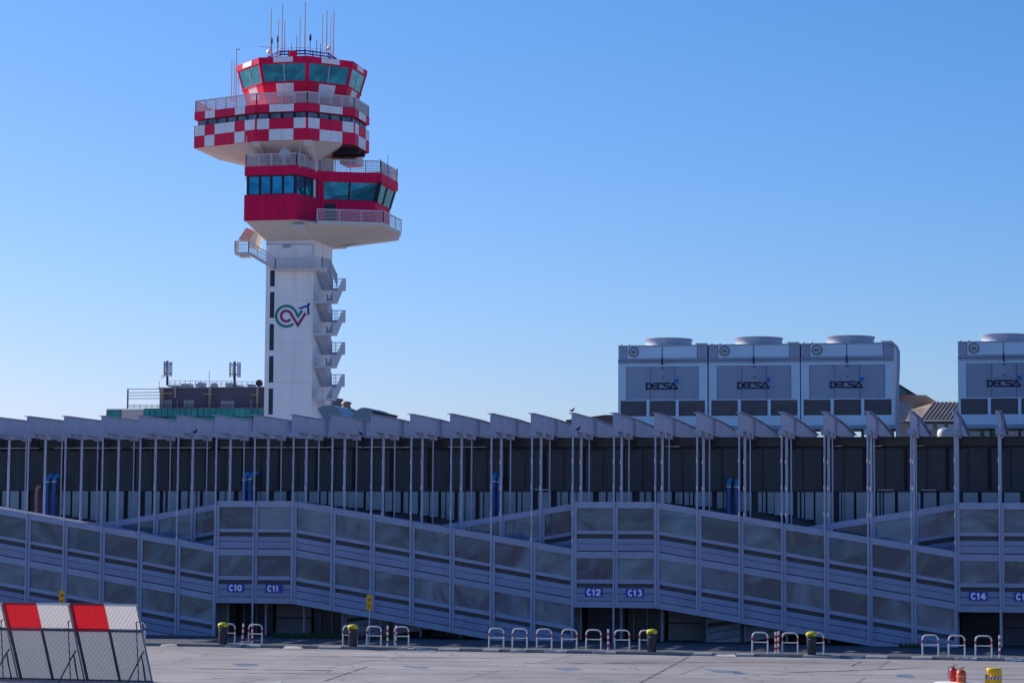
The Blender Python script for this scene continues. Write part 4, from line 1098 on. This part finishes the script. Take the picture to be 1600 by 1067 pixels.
# sloping underside
oz = 38.86
out_ = [(-4.0, -6.9), (1.8, -6.9), (s0[0] + .1, s0[1] + .2), (s1[0] - .2, s1[1] + .2), (s2[0] - .4, s2[1] - .3), (8, 8), (-4.0, 6.9)]
inn = [(-2.71, -3.46), (1.6, -3.46), (2.0, -3.46), (2.71, -3.46), (2.71, 0), (2.71, 3.46), (-2.71, 3.46)]
zi = at(490, 374, YF).z
ozs = [LZ0 - .005, LZ0 - .005, oz, oz, oz, oz, LZ0 - .005]
M = MB(); M.loft(ring(inn, zi - .1), [T(p_[0], p_[1], z_) for p_, z_ in zip(out_, ozs)], SOFF)
M.build('soffit', tw)
pts = [at(519.5, 387, TY + 3.4), at(543, 386.3, TY + 4), at(543.2, 384, TY + 4), at(624, 373.5, TY + 8.5), at(624, 366, TY + 8.5), at(519.5, 366, TY + 3.4)]
M = MB(); M.loft(pts, [p + Vector((-.6, 1.5, 0)) for p in pts], SOFF); M.build('cantilever_beam', tw)
M = MB(); M.hexa([T(1.4, -3.4, zi - .05), T(2.7, -3.4, zi - .1), T(2.3, -6.8, oz - .55), T(1.5, -6.8, oz - .5)], [T(1.2, -3.4, oz), T(2.9, -3.4, oz), T(2.5, -6.8, oz), T(1.2, -6.8, oz)], SOFF); M.build('soffit_rib', tw)

# outside stair
lev = [at(505, y_, YF).z for y_ in (473.5, 523.7, 574.5, 625.5)]
ztop = at(470, 422.5, YF - .8).z
Hs = lev[0] - lev[1]
def flight_parts(z0, top=False):
    M = MB(); M.box(TX + 2.72, TX + 5.0, TY - 3.45, TY - 2.35, z0, z0 + .22, GRIL); M.build('stair_landing', tw); M = MB(); M.box(TX + 2.72, TX + 5.0, TY - .1, TY + 1.05, z0 + Hs / 2, z0 + Hs / 2 + .2, GRIL); M.build('stair_landing', tw)
    M = MB(); n = 9
    for k in range(n):
        z = z0 + .1 + Hs / 2 * (k + .5) / n; y_ = TY - 2.35 + 2.25 * k / n; M.box(TX + 3.95, TX + 4.95, y_, y_ + .27, z - .13, z + .04, GRIL)
        z = z0 + .1 + Hs / 2 + Hs / 2 * (k + .5) / n; y_ = TY - .1 - 2.25 * (k + 1) / n; M.box(TX + 2.8, TX + 3.85, y_, y_ + .27, z - .13, z + .04, GRIL)
    M.bar(T(2.85, -.1, z0 + Hs / 2), T(2.85, -2.35, z0 + Hs), .08, .28, GRIL); M.bar(T(3.85, -.1, z0 + Hs / 2), T(3.85, -2.35, z0 + Hs), .08, .28, GRIL)
    M.build('stair_flight', tw)
    M = MB(); h_ = 1.25; h2 = Hs / 2
    def plate(a, pr, th=.05): M.loft([T(a, b_, z_) for b_, z_ in pr], [T(a + th, b_, z_) for b_, z_ in pr], GRIL)
    plate(5.0, [(-3.45, z0), (-2.15, z0), (-.0, z0 + h2 + .0), (1.05, z0 + h2), (1.05, z0 + h2 + h_), (.1, z0 + h2 + h_ + .06), (-2.3, z0 + h_ + .15), (-3.45, z0 + h_ + .1)])
    plate(3.88, [(-2.35, z0 + Hs - .1), (-.1, z0 + h2 - .1), (-.1, z0 + h2 + h_), (-2.35, z0 + Hs + h_)])
    M.build('stair_parapet', tw)
    M = MB(); railing(M, [T(2.75, -3.45, z0 + .2), T(5.0, -3.45, z0 + .2)], 1.15, RAILM, 3, 1.1, .06, vert=.22); M.build('stair_railing', tw); M = MB(); railing(M, [T(5, 1.05, z0 + h2 + .2), T(2.9, 1.05, z0 + h2 + .2)], 1.15, GRIL, 3, 1.1, .06, vert=.35)
    M.build('stair_railing', tw)
for z0 in lev: flight_parts(z0)
M = MB(); z0 = lev[3]; M.hexa([T(3.0, -.1, z0 - Hs / 2 - .25), T(3.8, -.1, z0 - Hs / 2 - .25), T(3.8, -2.4, z0 - .2), T(3.0, -2.4, z0 - .2)][::-1], [T(3.0, -.1, z0 - Hs / 2), T(3.8, -.1, z0 - Hs / 2), T(3.8, -2.4, z0 + .05), T(3.0, -2.4, z0 + .05)][::-1], GRIL)
M.bar(T(4.9, -3.3, z0), T(4.9, -3.3, z0 - 9), .1, .1, GRIL); M.bar(T(3.2, 0, z0 - Hs / 2), T(3.2, -2.6, z0 - 2 * Hs + 1), .9, .2, GRIL); M.build('stair_support', tw)
# walkway across the front and up to the left
YWk = YF - 1.0
xl_, xr_ = at(430, 420, YWk).x, at(503, 420, YWk).x
M = MB(); M.box(xl_, xr_, YWk, YF - .02, ztop, ztop + .22, SOFF); 
pl = at(388.5, 398, YWk); M.hexa([(pl.x, YWk, pl.z), (xl_, YWk, ztop), (xl_, YF, ztop), (pl.x, YF, pl.z)], [(pl.x, YWk, pl.z + .35), (xl_, YWk, ztop + .3), (xl_, YF, ztop + .3), (pl.x, YF, pl.z + .35)], GRIL)
pq = at(367, 394, YWk); M.box(pq.x, pl.x, YWk, YF + .3, pl.z, pl.z + .3, SOFF); M.box(pq.x + .5, pl.x, YWk + .1, YF + .2, pl.z - .25, pl.z, SOFF)
M.build('stair_walkway', tw)
M = MB()
railing(M, [(xl_, YWk, ztop + .2), (xr_, YWk, ztop + .2)], 1.15, GRIL, 3, 2.5, .07, vert=.13); railing(M, [(xr_, YWk, ztop + .2), (xr_ + .25, TY - 2.4, ztop + .2), (xr_ + .5, TY - .5, ztop - 1.3)], 1.15, GRIL, 3, 2.5, .07, vert=.12)
railing(M, [(pl.x, YWk, pl.z + .3), (xl_, YWk, ztop + .2)], 1.2, GRIL, 3, 1.2, .07, vert=.13); railing(M, [(pq.x, YWk, pl.z + .3), (pl.x, YWk, pl.z + .3)], 1.2, GRIL, 3, 1.2, .07, vert=.13); railing(M, [(pq.x, YWk, pl.z + .3), (pq.x, YF + .3, pl.z + .3)], 1.2, GRIL, 3, 1.2, .07, vert=.13)
M.build('walkway_railing', tw)
pr = [at(372, 375, YF), at(384.5, 356, YF), at(397, 362, YF), at(389, 375, YF)]; M = MB(); M.loft(pr, [p + Vector((.2, 1.6, 0)) for p in pr], mat('red_bounce_stair_casing', (.66, .40, .34), .7, var=.1)); M.build('stair_casing', tw)  # pink of the red bounce light is put into the casing colour
pr = [at(389.6, 375, YF + .1), at(397, 362, YF + .1), at(403, 366, YF + .1), at(400, 374, YF + .1), at(399, 390, YF + .1), at(390, 388, YF + .1)]; M = MB(); M.loft(pr, [p + Vector((.2, 1.4, 0)) for p in pr], SOFF); M.build('stair_casing', tw)

# aerials: every one a thing
def whip(px, py0, py1, Y, r_, m, label, grp, name='whip_aerial', bulb=0, cat='antenna'):
    p, q = at(px - .0, py1, Y), at(px + (py1 - py0) * .012, py0, Y); q = Vector((p.x, Y, q.z))
    M = MB(); M.tube([p, p.lerp(q, .5), q], r_, m, 8, r_ * .7)
    if bulb:
        c = p.lerp(q, .85); M.lathe([(.02, -.5), (bulb, -.25), (bulb, .1), (.02, .4)], c, m, 10)
    tag(M.build(name, None, True, origin=p), label, cat, grp)
wh = [(423, 14.5, 'far left'), (434.5, 30, ''), (440.5, 7, ''), (444.5, 32.5, ''), (468.5, 28, ''), (476, 3.5, ''), (503.5, 24, ''), (510, 16.5, ''), (516.5, 25, ''), (520.7, 17.5, '')]
wl = ['tall white aerial standing leftmost on the cab roof', 'short white aerial, second from the left on the cab roof', 'very tall white aerial, third from the left on the cab roof',
      'short white aerial right beside the very tall left one', 'shorter white aerial just left of the roof centre', 'tallest white aerial at the centre of the cab roof',
      'short white aerial, leftmost of the four on the right of the cab roof', 'tall white aerial, second of the four on the right of the cab roof',
      'shorter white aerial, third of the four on the right of the cab roof', 'tall white aerial standing rightmost on the cab roof']
for k, (px, py, _) in enumerate(wh): whip(px, py, 86, TY + (-3.2 if 440 < px < 512 else -1.5), .085 if k in (0, 2, 5, 7, 9) else .065, TWHITE, wl[k], 'white aerials on the cab roof')
dk = [(424.5, 60, .1, 'thin dark aerial with a bulb beside the leftmost white aerial'), (433.5, 57, .1, 'thin dark aerial with a bulb in front of the second white aerial'),
      (455.5, 68, 0, 'very short dark aerial left of the roof centre'), (463.5, 55, 0, 'thin dark aerial left of the central white pair'), (484.5, 54, .14, 'dark aerial with a pointed head right of the central mast'),
      (494.5, 62, 0, 'thin short dark aerial right of the pointed one'), (500.5, 68, 0, 'very short dark aerial beside the right group of white aerials')]
for px, py, bl, lab in dk: whip(px, py, 85, TY - 3.8, .04, DARK, lab, 'dark aerials on the cab roof', bulb=bl)
for px, y0, y1, r_, m_, lab in ((361.5, 95, 160, .08, TWHITE, 'white aerial left of the cab, outermost of its cluster'), (365.5, 97, 160, .06, RAILM, 'grey aerial in the middle of the cluster left of the cab'),
        (368.5, 77, 160, .055, GALV, 'tall grey mast left of the cab with a small arm'), (372, 108, 160, .05, RAILM, 'short grey aerial nearest the cab on its left')):
    whip(px, y0, y1, TY - 1.0, r_, m_, lab, 'aerials left of the cab')
M = MB(); p, q = at(368.5, 78, TY - 1), at(373, 77.5, TY - 1); M.bar(p, q, .05, .05, GALV); M.lathe([(.02, -.1), (.13, 0), (.02, .1)], q, GALV, 8); tag(M.build('lamp_arm', None, False, origin=p), 'small lamp on a short arm at the top of the tall grey mast', 'lamp')
M = MB(); M.bar(at(406.5, 73, TY - 2), at(423.5, 75, TY - 2), .05, .05, GALV); tag(M.build('horizontal_aerial', None, False, origin=at(423.5, 75, TY - 2)), 'thin horizontal aerial sticking out left of the cab roof', 'antenna')
for px, py, lab in ((420.5, 81, 'small white dish at the left end of the cab roof'), (514, 76, 'small white dish at the right end of the cab roof')):
    p = at(px, py, TY - 3); M = MB(); M.lathe([(.05, -.12), (.22, -.05), (.28, .1), (.2, .14)], (0, 0, 0), TWHITE, 14); o_ = M.build('small_dish', None, True); o_.location = p; o_.rotation_euler = (R(60), R(-40), 0); tag(o_, lab, 'dish', 'small dishes on the cab roof')
for px, y0, y1, r_, m_, lab in ((384.3, 213, 283, .055, TWHITE, 'thin white aerial at the left corner of the lower head'), (468.5, 215, 262, .045, RAILM, 'thin pale aerial at the middle corner of the lower head'),
                      (605.8, 242, 272, .035, DARK, 'thin dark whip near the right corner of the lower head'), (594.5, 249, 262, .06, DARK, 'short dark lamp post on the right part of the lower head roof'),
                      (620.5, 263, 275, .07, DARK, 'dark lamp at the far right corner of the lower head roof')):
    whip(px, y0, y1, TY - (6.8 if px < 500 else 1), r_, m_, lab, 'aerials and lamps on the lower head')
p = at(445.5, 240.5, TY - 5.6); M = MB(); M.lathe([(.03, -.68)] + [(.68 * math.sin(R(a)), -.68 * math.cos(R(a))) for a in range(15, 170, 15)] + [(.03, .68)], p, TWHITE, 24)
M.box(p.x - .12, p.x + .12, p.y - .12, p.y + .12, LZ3, p.z - .6, RAILM); tag(M.build('radome', None, True, origin=(p.x, p.y, LZ3)), 'white ball radome on the lower head roof', 'radome')
for px, lab in ((429, 'round dark loudspeaker left of the white radome'), (452, 'round dark loudspeaker right above the white radome')):
    p = at(px, 231, TY - 4.5); rg = lambda r_, dy: [(p.x + r_ * math.cos(2 * math.pi * k / 18), p.y + dy, p.z + r_ * math.sin(2 * math.pi * k / 18)) for k in range(18)]
    M = MB(); M.loft(rg(.30 if px == 429 else .2, -.15), rg(.2, .15), DARK); M.bar((p.x, p.y, p.z), (p.x, p.y, LZ3 if px == 429 else LZ3), .06, .06, DARK); tag(M.build('loudspeaker', None, True, origin=p), lab, 'loudspeaker', 'round units under the drum')
# ---------------------------------------------------------------- street furniture on the pavement edge
ang = math.atan2(kd.y, kd.x)
def to_kerb(M, name, root): return M.build(name, root)
hb = empty('hoop_barrier', (0, 0, 0), 'x', 'barrier', 'x')
W2, HH, RR = .385, .995, .2
path = [(-W2 + .035, 0, 0), (-W2 + .035, 0, HH - RR - .03)] + [(-W2 + .035 + RR * (1 - math.cos(R(a))), 0, HH - .035 - RR + RR * math.sin(R(a))) for a in range(15, 91, 15)]
path += [(-x_, y_, z_) for x_, y_, z_ in reversed(path)]
M = MB(); M.tube(path, .034, TWHITE, 10); M.build('hoop_tube', hb, True)
M = MB(); M.tube([(-W2 + .04, 0, .52), (W2 - .04, 0, .52)], .024, TWHITE, 8); M.build('crossbar', hb, True)
for s_ in (-1, 1):
    M = MB(); M.tube([(s_ * (W2 - .035), 0, .60), (s_ * (W2 - .035), 0, .74)], .036, TRED, 10); M.build('red_band', hb, True)
hl = [(216, 'hoop barrier mostly hidden behind the right end of the striped fence'), (356, 'hoop barrier behind the leftmost bin'), (398.5, 'hoop barrier under the C11 sign, right of the leftmost bollard'),
      (546.5, 'hoop barrier behind the bin left of the yellow sign pole'), (584, 'hoop barrier just right of the yellow sign pole'), (627.5, 'hoop barrier right of the pair of bollards, alone before the wide gap'),
      (775.5, 'leftmost hoop barrier of the central row of seven'), (812, 'second hoop barrier from the left in the central row of seven'), (850.5, 'third hoop barrier from the left in the central row of seven'),
      (889.5, 'fourth hoop barrier in the central row, at the left edge of the C12 landing'), (927.5, 'fifth hoop barrier in the central row, left of its bollard'), (972, 'sixth hoop barrier in the central row, right of its bollard'),
      (1011, 'last hoop barrier of the central row, half behind a yellow-topped bin'), (1187.5, 'hoop barrier left of the paired striped bollards'), (1234.5, 'hoop barrier between the paired bollards and a bin'),
      (1275, 'hoop barrier mostly hidden behind the rightmost bin'), (1454, 'left one of the last three hoop barriers at the right'), (1495, 'middle one of the last three hoop barriers at the right'),
      (1537, 'right one of the last three hoop barriers, beside the last bollard')]
for k, (px, lab) in enumerate(hl):
    o = hb if k == 0 else copy_tree(hb)
    p = kpt(px, .02 if px not in (356, 546.5, 1011, 1275, 227) else .3); o.location = (p.x, p.y, .11); o.rotation_euler = (random.uniform(-.02, .02), random.uniform(-.012, .012), ang + random.uniform(-.05, .05))
    tag(o, 'white ' + lab if len(lab.split()) < 16 else lab, 'barrier', 'white tubular hoop barriers with red bands')
M = MB(); n = 6
bl = empty('striped_bollard', (0, 0, 0), 'x', 'bollard', 'x')
M.tube([(0, 0, 0), (0, 0, .95)], .045, TWHITE, 10); M.lathe([(.05, .95), (.045, .985), (.02, 1.0)], (0, 0, 0), TWHITE, 10); M.build('post', bl, True)
for k in range(3):
    M = MB(); M.tube([(0, 0, .18 + k * .27), (0, 0, .30 + k * .27)], .049, TRED, 10); M.build('red_band', bl, True)
for k, (px, off, tilt, lab) in enumerate(((378, .1, .06, 'striped bollard leaning slightly left of the C11 hoop barrier'), (394, .6, .0, 'striped bollard around the steel post by the C11 hoop barrier'),
        (605.5, .1, 0, 'striped bollard, left one of the pair right of the yellow sign'), (618.5, .7, 0, 'striped bollard, right one of the pair right of the yellow sign'),
        (950.5, .1, 0, 'striped bollard in the middle of the central hoop row'), (1212, .1, 0, 'striped bollard, left one of the close pair on the right'),
        (1216.5, .8, 0, 'striped bollard, right one of the close pair on the right'), (1562, .1, 0, 'striped bollard at the far right after the last hoop'))):
    o = bl if k == 0 else copy_tree(bl)
    p = kpt(px, off); o.location = (p.x, p.y, .11); o.rotation_euler = (0, tilt, 0); tag(o, lab, 'bollard', 'red and white striped bollards')
bn = empty('litter_bin', (0, 0, 0), 'x', 'bin', 'x')
M = MB(); M.lathe([(.19, 0), (.2, .02), (.215, .45), (.225, .80), (.205, .82), (.205, .83), (.22, .84), (.22, .88)], (0, 0, 0), BINB, 24); M.build('bin_body', bn, True)
M = MB(); M.lathe([(.245, .86), (.255, .89), (.25, .97), (.20, 1.03), (.10, 1.06), (.01, 1.065)], (0, 0, 0), YEL, 24); ld_ = M.build('bin_lid', bn, True)
M = MB(); M.box(-.12, .12, -.262, -.235, .885, .925, BINB); M.build('lid_slot', ld_)
M = MB(); M.box(-.10, -.03, -.232, -.218, .70, .73, LETW); M.build('bin_label', bn)
for k, (px, lab) in enumerate(((348, 'dark bin with yellow lid at the left edge of the C10 landing'), (551, 'dark bin with yellow lid left of the yellow sign pole'),
        (1018.5, 'dark bin with yellow lid at the right end of the central hoops'), (1268, 'dark bin with yellow lid between the right hoop groups'))):
    o = bn if k == 0 else copy_tree(bn)
    p = kpt(px, -.25); o.location = (p.x, p.y, .1); tag(o, lab, 'bin', 'dark bins with yellow lids')

# ---------------------------------------------------------------- striped fence in the foreground
fh = Vector((-sy, cy, 0)); rh = Vector((cy, sy, 0)); th_ = R(15)
fd = rh * math.cos(th_) - fh * math.sin(th_)
LEAN, FHT = 1.5, 2.78
FW_ = 2.58
base = gnd(239.5, 1065)
fa = math.atan2(fd.y, fd.x)
WMESH = mat('white_fence_sheet', (.62, .60, .60), .6, var=.06, scale=2); RMESH = mat('red_fence_sheet', (.62, .04, .05), .6, var=.08, scale=2, dirt=1.2, dcol=(.5, .05, .06))
GMESH = mat('grey_fence_sheet', (.58, .60, .62), .6, var=.08, scale=1.5, dirt=.8, dcol=(.50, .51, .55)); FBAR = mat('dark_fence_bar', (.09, .09, .12), .6, metal=.3)
for _m, _c in ((WMESH, (.95, .92, .92)), (RMESH, (.95, .06, .08)), (GMESH, (.60, .62, .66))):     # thin perforated sheet lets the low sun through
    _n = _m.node_tree.nodes; _l = _m.node_tree.links; _t = _n.new('ShaderNodeBsdfTranslucent'); _t.inputs[0].default_value = (*_c, 1)
    _x = _n.new('ShaderNodeMixShader'); _x.inputs[0].default_value = .85; _l.new(_n['Principled BSDF'].outputs[0], _x.inputs[1]); _l.new(_t.outputs[0], _x.inputs[2]); _l.new(_x.outputs[0], _n['Material Output'].inputs[0])
RIBM = mat('sheet_rib', (.22, .20, .22), .6)
def fence_proto():
    o = empty('blast_fence_panel', (0, 0, 0), 'x', 'fence', 'x')
    def P_(x_, t, off=0):     # t: 0 base .. 1 top on the leaning sheet
        return Vector((x_, -LEAN * t, FHT * t)) + Vector((0, -FHT, -LEAN)).normalized() * off
    sp_ = .665
    def sheet(x0, x1, t0, t1, m, name):
        M = MB(); M.loft([P_(x0, t0, 0), P_(x1, t0, 0), P_(x1, t0, -.03), P_(x0, t0, -.03)], [P_(x0, t1, 0), P_(x1, t1, 0), P_(x1, t1, -.03), P_(x0, t1, -.03)], m)
        n = int((x1 - x0) / .05)
        for k in range(n):
            x_ = x0 + (x1 - x0) * (k + .5) / n
            M.loft([P_(x_ - .006, t0, .012), P_(x_ + .006, t0, .012), P_(x_ + .006, t0, -.005), P_(x_ - .006, t0, -.005)],
                   [P_(x_ - .006, t1, .012), P_(x_ + .006, t1, .012), P_(x_ + .006, t1, -.005), P_(x_ - .006, t1, -.005)], RIBM)
        M.build(name, o)
    h = FW_ / 2
    sheet(.05, h - .01, sp_ + .02, .985, RMESH, 'red_sheet'); sheet(h + .0, FW_ - .05, sp_ + .02, .985, WMESH, 'white_sheet')
    sheet(.05, h - .03, .02, sp_ - .02, GMESH, 'grey_sheet'); sheet(h + .03, FW_ - .05, .02, sp_ - .02, GMESH, 'grey_sheet')
    M = MB(); M.bar(P_(0, 1), P_(h, 1), .07, .07, TRED); M.bar(P_(h, 1.0), P_(FW_, 1.0), .07, .07, TWHITE); M.build('top_rail', o)
    M = MB(); M.bar(P_(.03, 0, .03), P_(.03, sp_, .03), .08, .08, FBAR); M.bar(P_(.03, sp_, .03), P_(.03, 1, .03), .08, .08, TRED)
    M.bar(P_(h, 0, .03), P_(h, sp_, .03), .08, .06, FBAR)
    M.bar(P_(.0, sp_, .035), P_(h, sp_, .035), .07, .07, TRED); M.bar(P_(h, sp_, .035), P_(FW_, sp_, .035), .07, .07, FBAR); M.bar(P_(0, .01, .02), P_(FW_, .01, .02), .06, .06, FBAR)
    M.bar(P_(FW_ - .03, 0, .02), P_(FW_ - .03, 1, .02), .05, .05, METAL)
    M.build('frame', o)
    for x_ in (FW_ - .12,):
        M = MB(); M.tube([P_(x_, .78, .0), P_(x_, .80, .09), Vector((x_, -LEAN * .8 - .12, FHT * .77)), Vector((x_ + .06, -LEAN * .8 + .05, .03))], .022, FBAR, 6); M.build('tie_rod', o, True)
        M = MB(); M.tube([Vector((x_ - .12, -1.75, .02)), Vector((x_, -.82, .98)), Vector((x_ + .02, -.45, .05))], .03, FBAR, 6)
        M.tube([Vector((x_, -.82, .98)), P_(x_, .40, .02)], .03, FBAR, 6); M.build('support_leg', o, True)
    return o
fp = fence_proto()
for k in range(3):
    o = fp if k == 0 else copy_tree(fp)
    p = base - fd * FW_ * (1.0 + 1.02 * k) - fh * .03 * k
    o.location = (p.x, p.y, 0); o.rotation_euler = (0, 0, fa)
    tag(o, ['leaning red and white fence panel, rightmost of the row', 'leaning red and white fence panel, middle one of the row', 'leaning fence panel cut off by the left edge, only its end showing'][k], 'fence', 'red and white leaning blast fence panels')

# ---------------------------------------------------------------- foreground bits at the right
p = gnd(1496.5, 1090)
M = MB(); M.lathe([(.86, 0), (.86, .38), (.83, .47), (.76, .51), (.4, .525), (.01, .53)], (0, 0, 0), CONCW, 40)
o = M.build('concrete_block', None, True); o.location = p; tag(o, 'round whitewashed concrete block at the bottom right edge', 'block')
def extinguisher(px, dy, r_, h_, m, label):
    d = ray(px, 1066); q = C0 + d * ((p.y + dy) / d.y)
    o = empty('fire_extinguisher', (q.x, p.y + dy, .525), label, 'extinguisher', 'red cylinders on the concrete block')
    c = (q.x, p.y + dy, .525)
    M = MB(); M.lathe([(r_ * .9, 0), (r_, .02), (r_, h_ - .12), (r_ * .85, h_ - .05), (r_ * .5, h_), (.03, h_ + .01)], c, m, 24); M.build('cylinder', o, True)
    M = MB(); M.lathe([(.03, h_), (.035, h_ + .06), (.02, h_ + .08)], c, COPPER, 12); M.bar((c[0] - .02, c[1], .525 + h_ + .07), (c[0] + .14, c[1] - .02, .525 + h_ + .11), .03, .02, COPPER); M.bar((c[0] - .02, c[1], .525 + h_ + .05), (c[0] + .12, c[1] - .02, .525 + h_ + .06), .03, .015, DARK); M.build('valve', o)
    M = MB(); M.tube([(c[0], c[1], c[2] + h_ + .05), (c[0] - r_ - .02, c[1] - .02, c[2] + h_ + .02), (c[0] - r_ - .04, c[1] - .03, c[2] + h_ * .5), (c[0] - r_ - .03, c[1] - .03, c[2] + .1)], .012, DARK, 6); M.build('hose', o, True)
    if m is ORANGE:
        M = MB(); M.lathe([(r_ + .003, .20), (r_ + .003, .225)], c, CREAM, 24); M.build('label_band', o, True)
extinguisher(1489.5, .35, .125, .46, EXRED, 'dark red fire extinguisher on the white block, left and behind the orange one')
extinguisher(1502, -.15, .165, .42, ORANGE, 'orange-red gas cylinder on the white block, right one')
YELP = mat('warm_yellow_paint', (.90, .52, .01), .4, var=.08)
p = gnd(1555, 1074)
o = empty('yellow_post', p, 'short yellow post with a flat cap and red and white hazard tape', 'bollard')
M = MB(); M.lathe([(.24, 0), (.24, .56)], p, YELP, 28); M.build('body', o, True)
M = MB(); M.lathe([(.26, .56), (.28, .58), (.28, .66), (.25, .70), (.01, .715)], (p.x - .05, p.y, 0), YELP, 28); M.box(p.x - .33, p.x - .05, p.y - .1, p.y + .1, .57, .69, YELP); M.build('cap', o, True)
M = MB()
for k in range(24):
    a0, a1 = 2 * math.pi * k / 24, 2 * math.pi * (k + 1) / 24; q_ = lambda a, z: (p.x + .247 * math.cos(a), p.y + .247 * math.sin(a), z)
    M.face([q_(a0, .31), q_(a1, .31), q_(a1 + .26, .42), q_(a0 + .26, .42)], TRED if k % 2 else TWHITE)
M.build('hazard_tape', o)
M = MB(); M.box(p.x - .36, p.x - .22, p.y - .12, p.y + .1, 0, .5, YELP); M.build('side_box', o)
M = MB(); M.box(p.x - .365, p.x - .215, p.y - .125, p.y - .12, .32, .43, TWHITE); M.box(p.x - .32, p.x - .27, p.y - .13, p.y - .125, .32, .43, TRED); M.build('hazard_label', o)

# ---------------------------------------------------------------- birds on the beams
def bird(X, Y, Z, face, up, label):
    o = MB(); f = Vector((face, 0, 0)); z = Vector((0, 0, 1)); c = Vector((0, 0, .13))
    P = [c + f * -.17 + z * (-.03 - up), c + f * -.10 + z * (-.01 - up * .5), c, c + f * .07 + z * .05, c + f * .11 + z * .12, c + f * .13 + z * .16, c + f * .20 + z * .155]
    rad = [.012, .045, .075, .065, .042, .045, .006]
    rings = []
    for j, (q, r_) in enumerate(zip(P, rad)):
        t = (P[min(j + 1, 6)] - P[max(j - 1, 0)]).normalized(); a = Vector((0, 1, 0)); b_ = t.cross(a)
        rings.append([q + a * r_ * math.cos(2 * math.pi * k / 10) * .9 + b_ * r_ * math.sin(2 * math.pi * k / 10) for k in range(10)])
    for r1, r2 in zip(rings, rings[1:]): o.loft(r1, r2, BIRD, r1 is rings[0], r2 is rings[-1])
    for s_ in (-.02, .02): o.tube([c + Vector((.01, s_, -.05)), Vector((.02, s_, 0))], .006, BIRD, 5)
    ob = o.build('bird', None, True); ob.location = (X, Y, Z); ob.scale = (.8, .8, .8); tag(ob, label, 'bird', 'dark birds resting on the beams')
bird(FX(4) + .11, D + 2.1, ZB + .0, 1, .02, 'small dark bird on the lower flange of a beam, left of the tower')
bird(FX(8) + .11, D + 4.75, ZB + .0, -1, .05, 'small dark bird on a beam flange, right of the tower')
bird(FX(14) + .10, D + .75, ZB + .0, 1, .03, 'small dark bird on the lower flange above the C12 landing')
bird(FX(14) - .02, D - .2, ZT + .03, 1, -.09, 'dark bird perched on the top tip of the beam above C12')
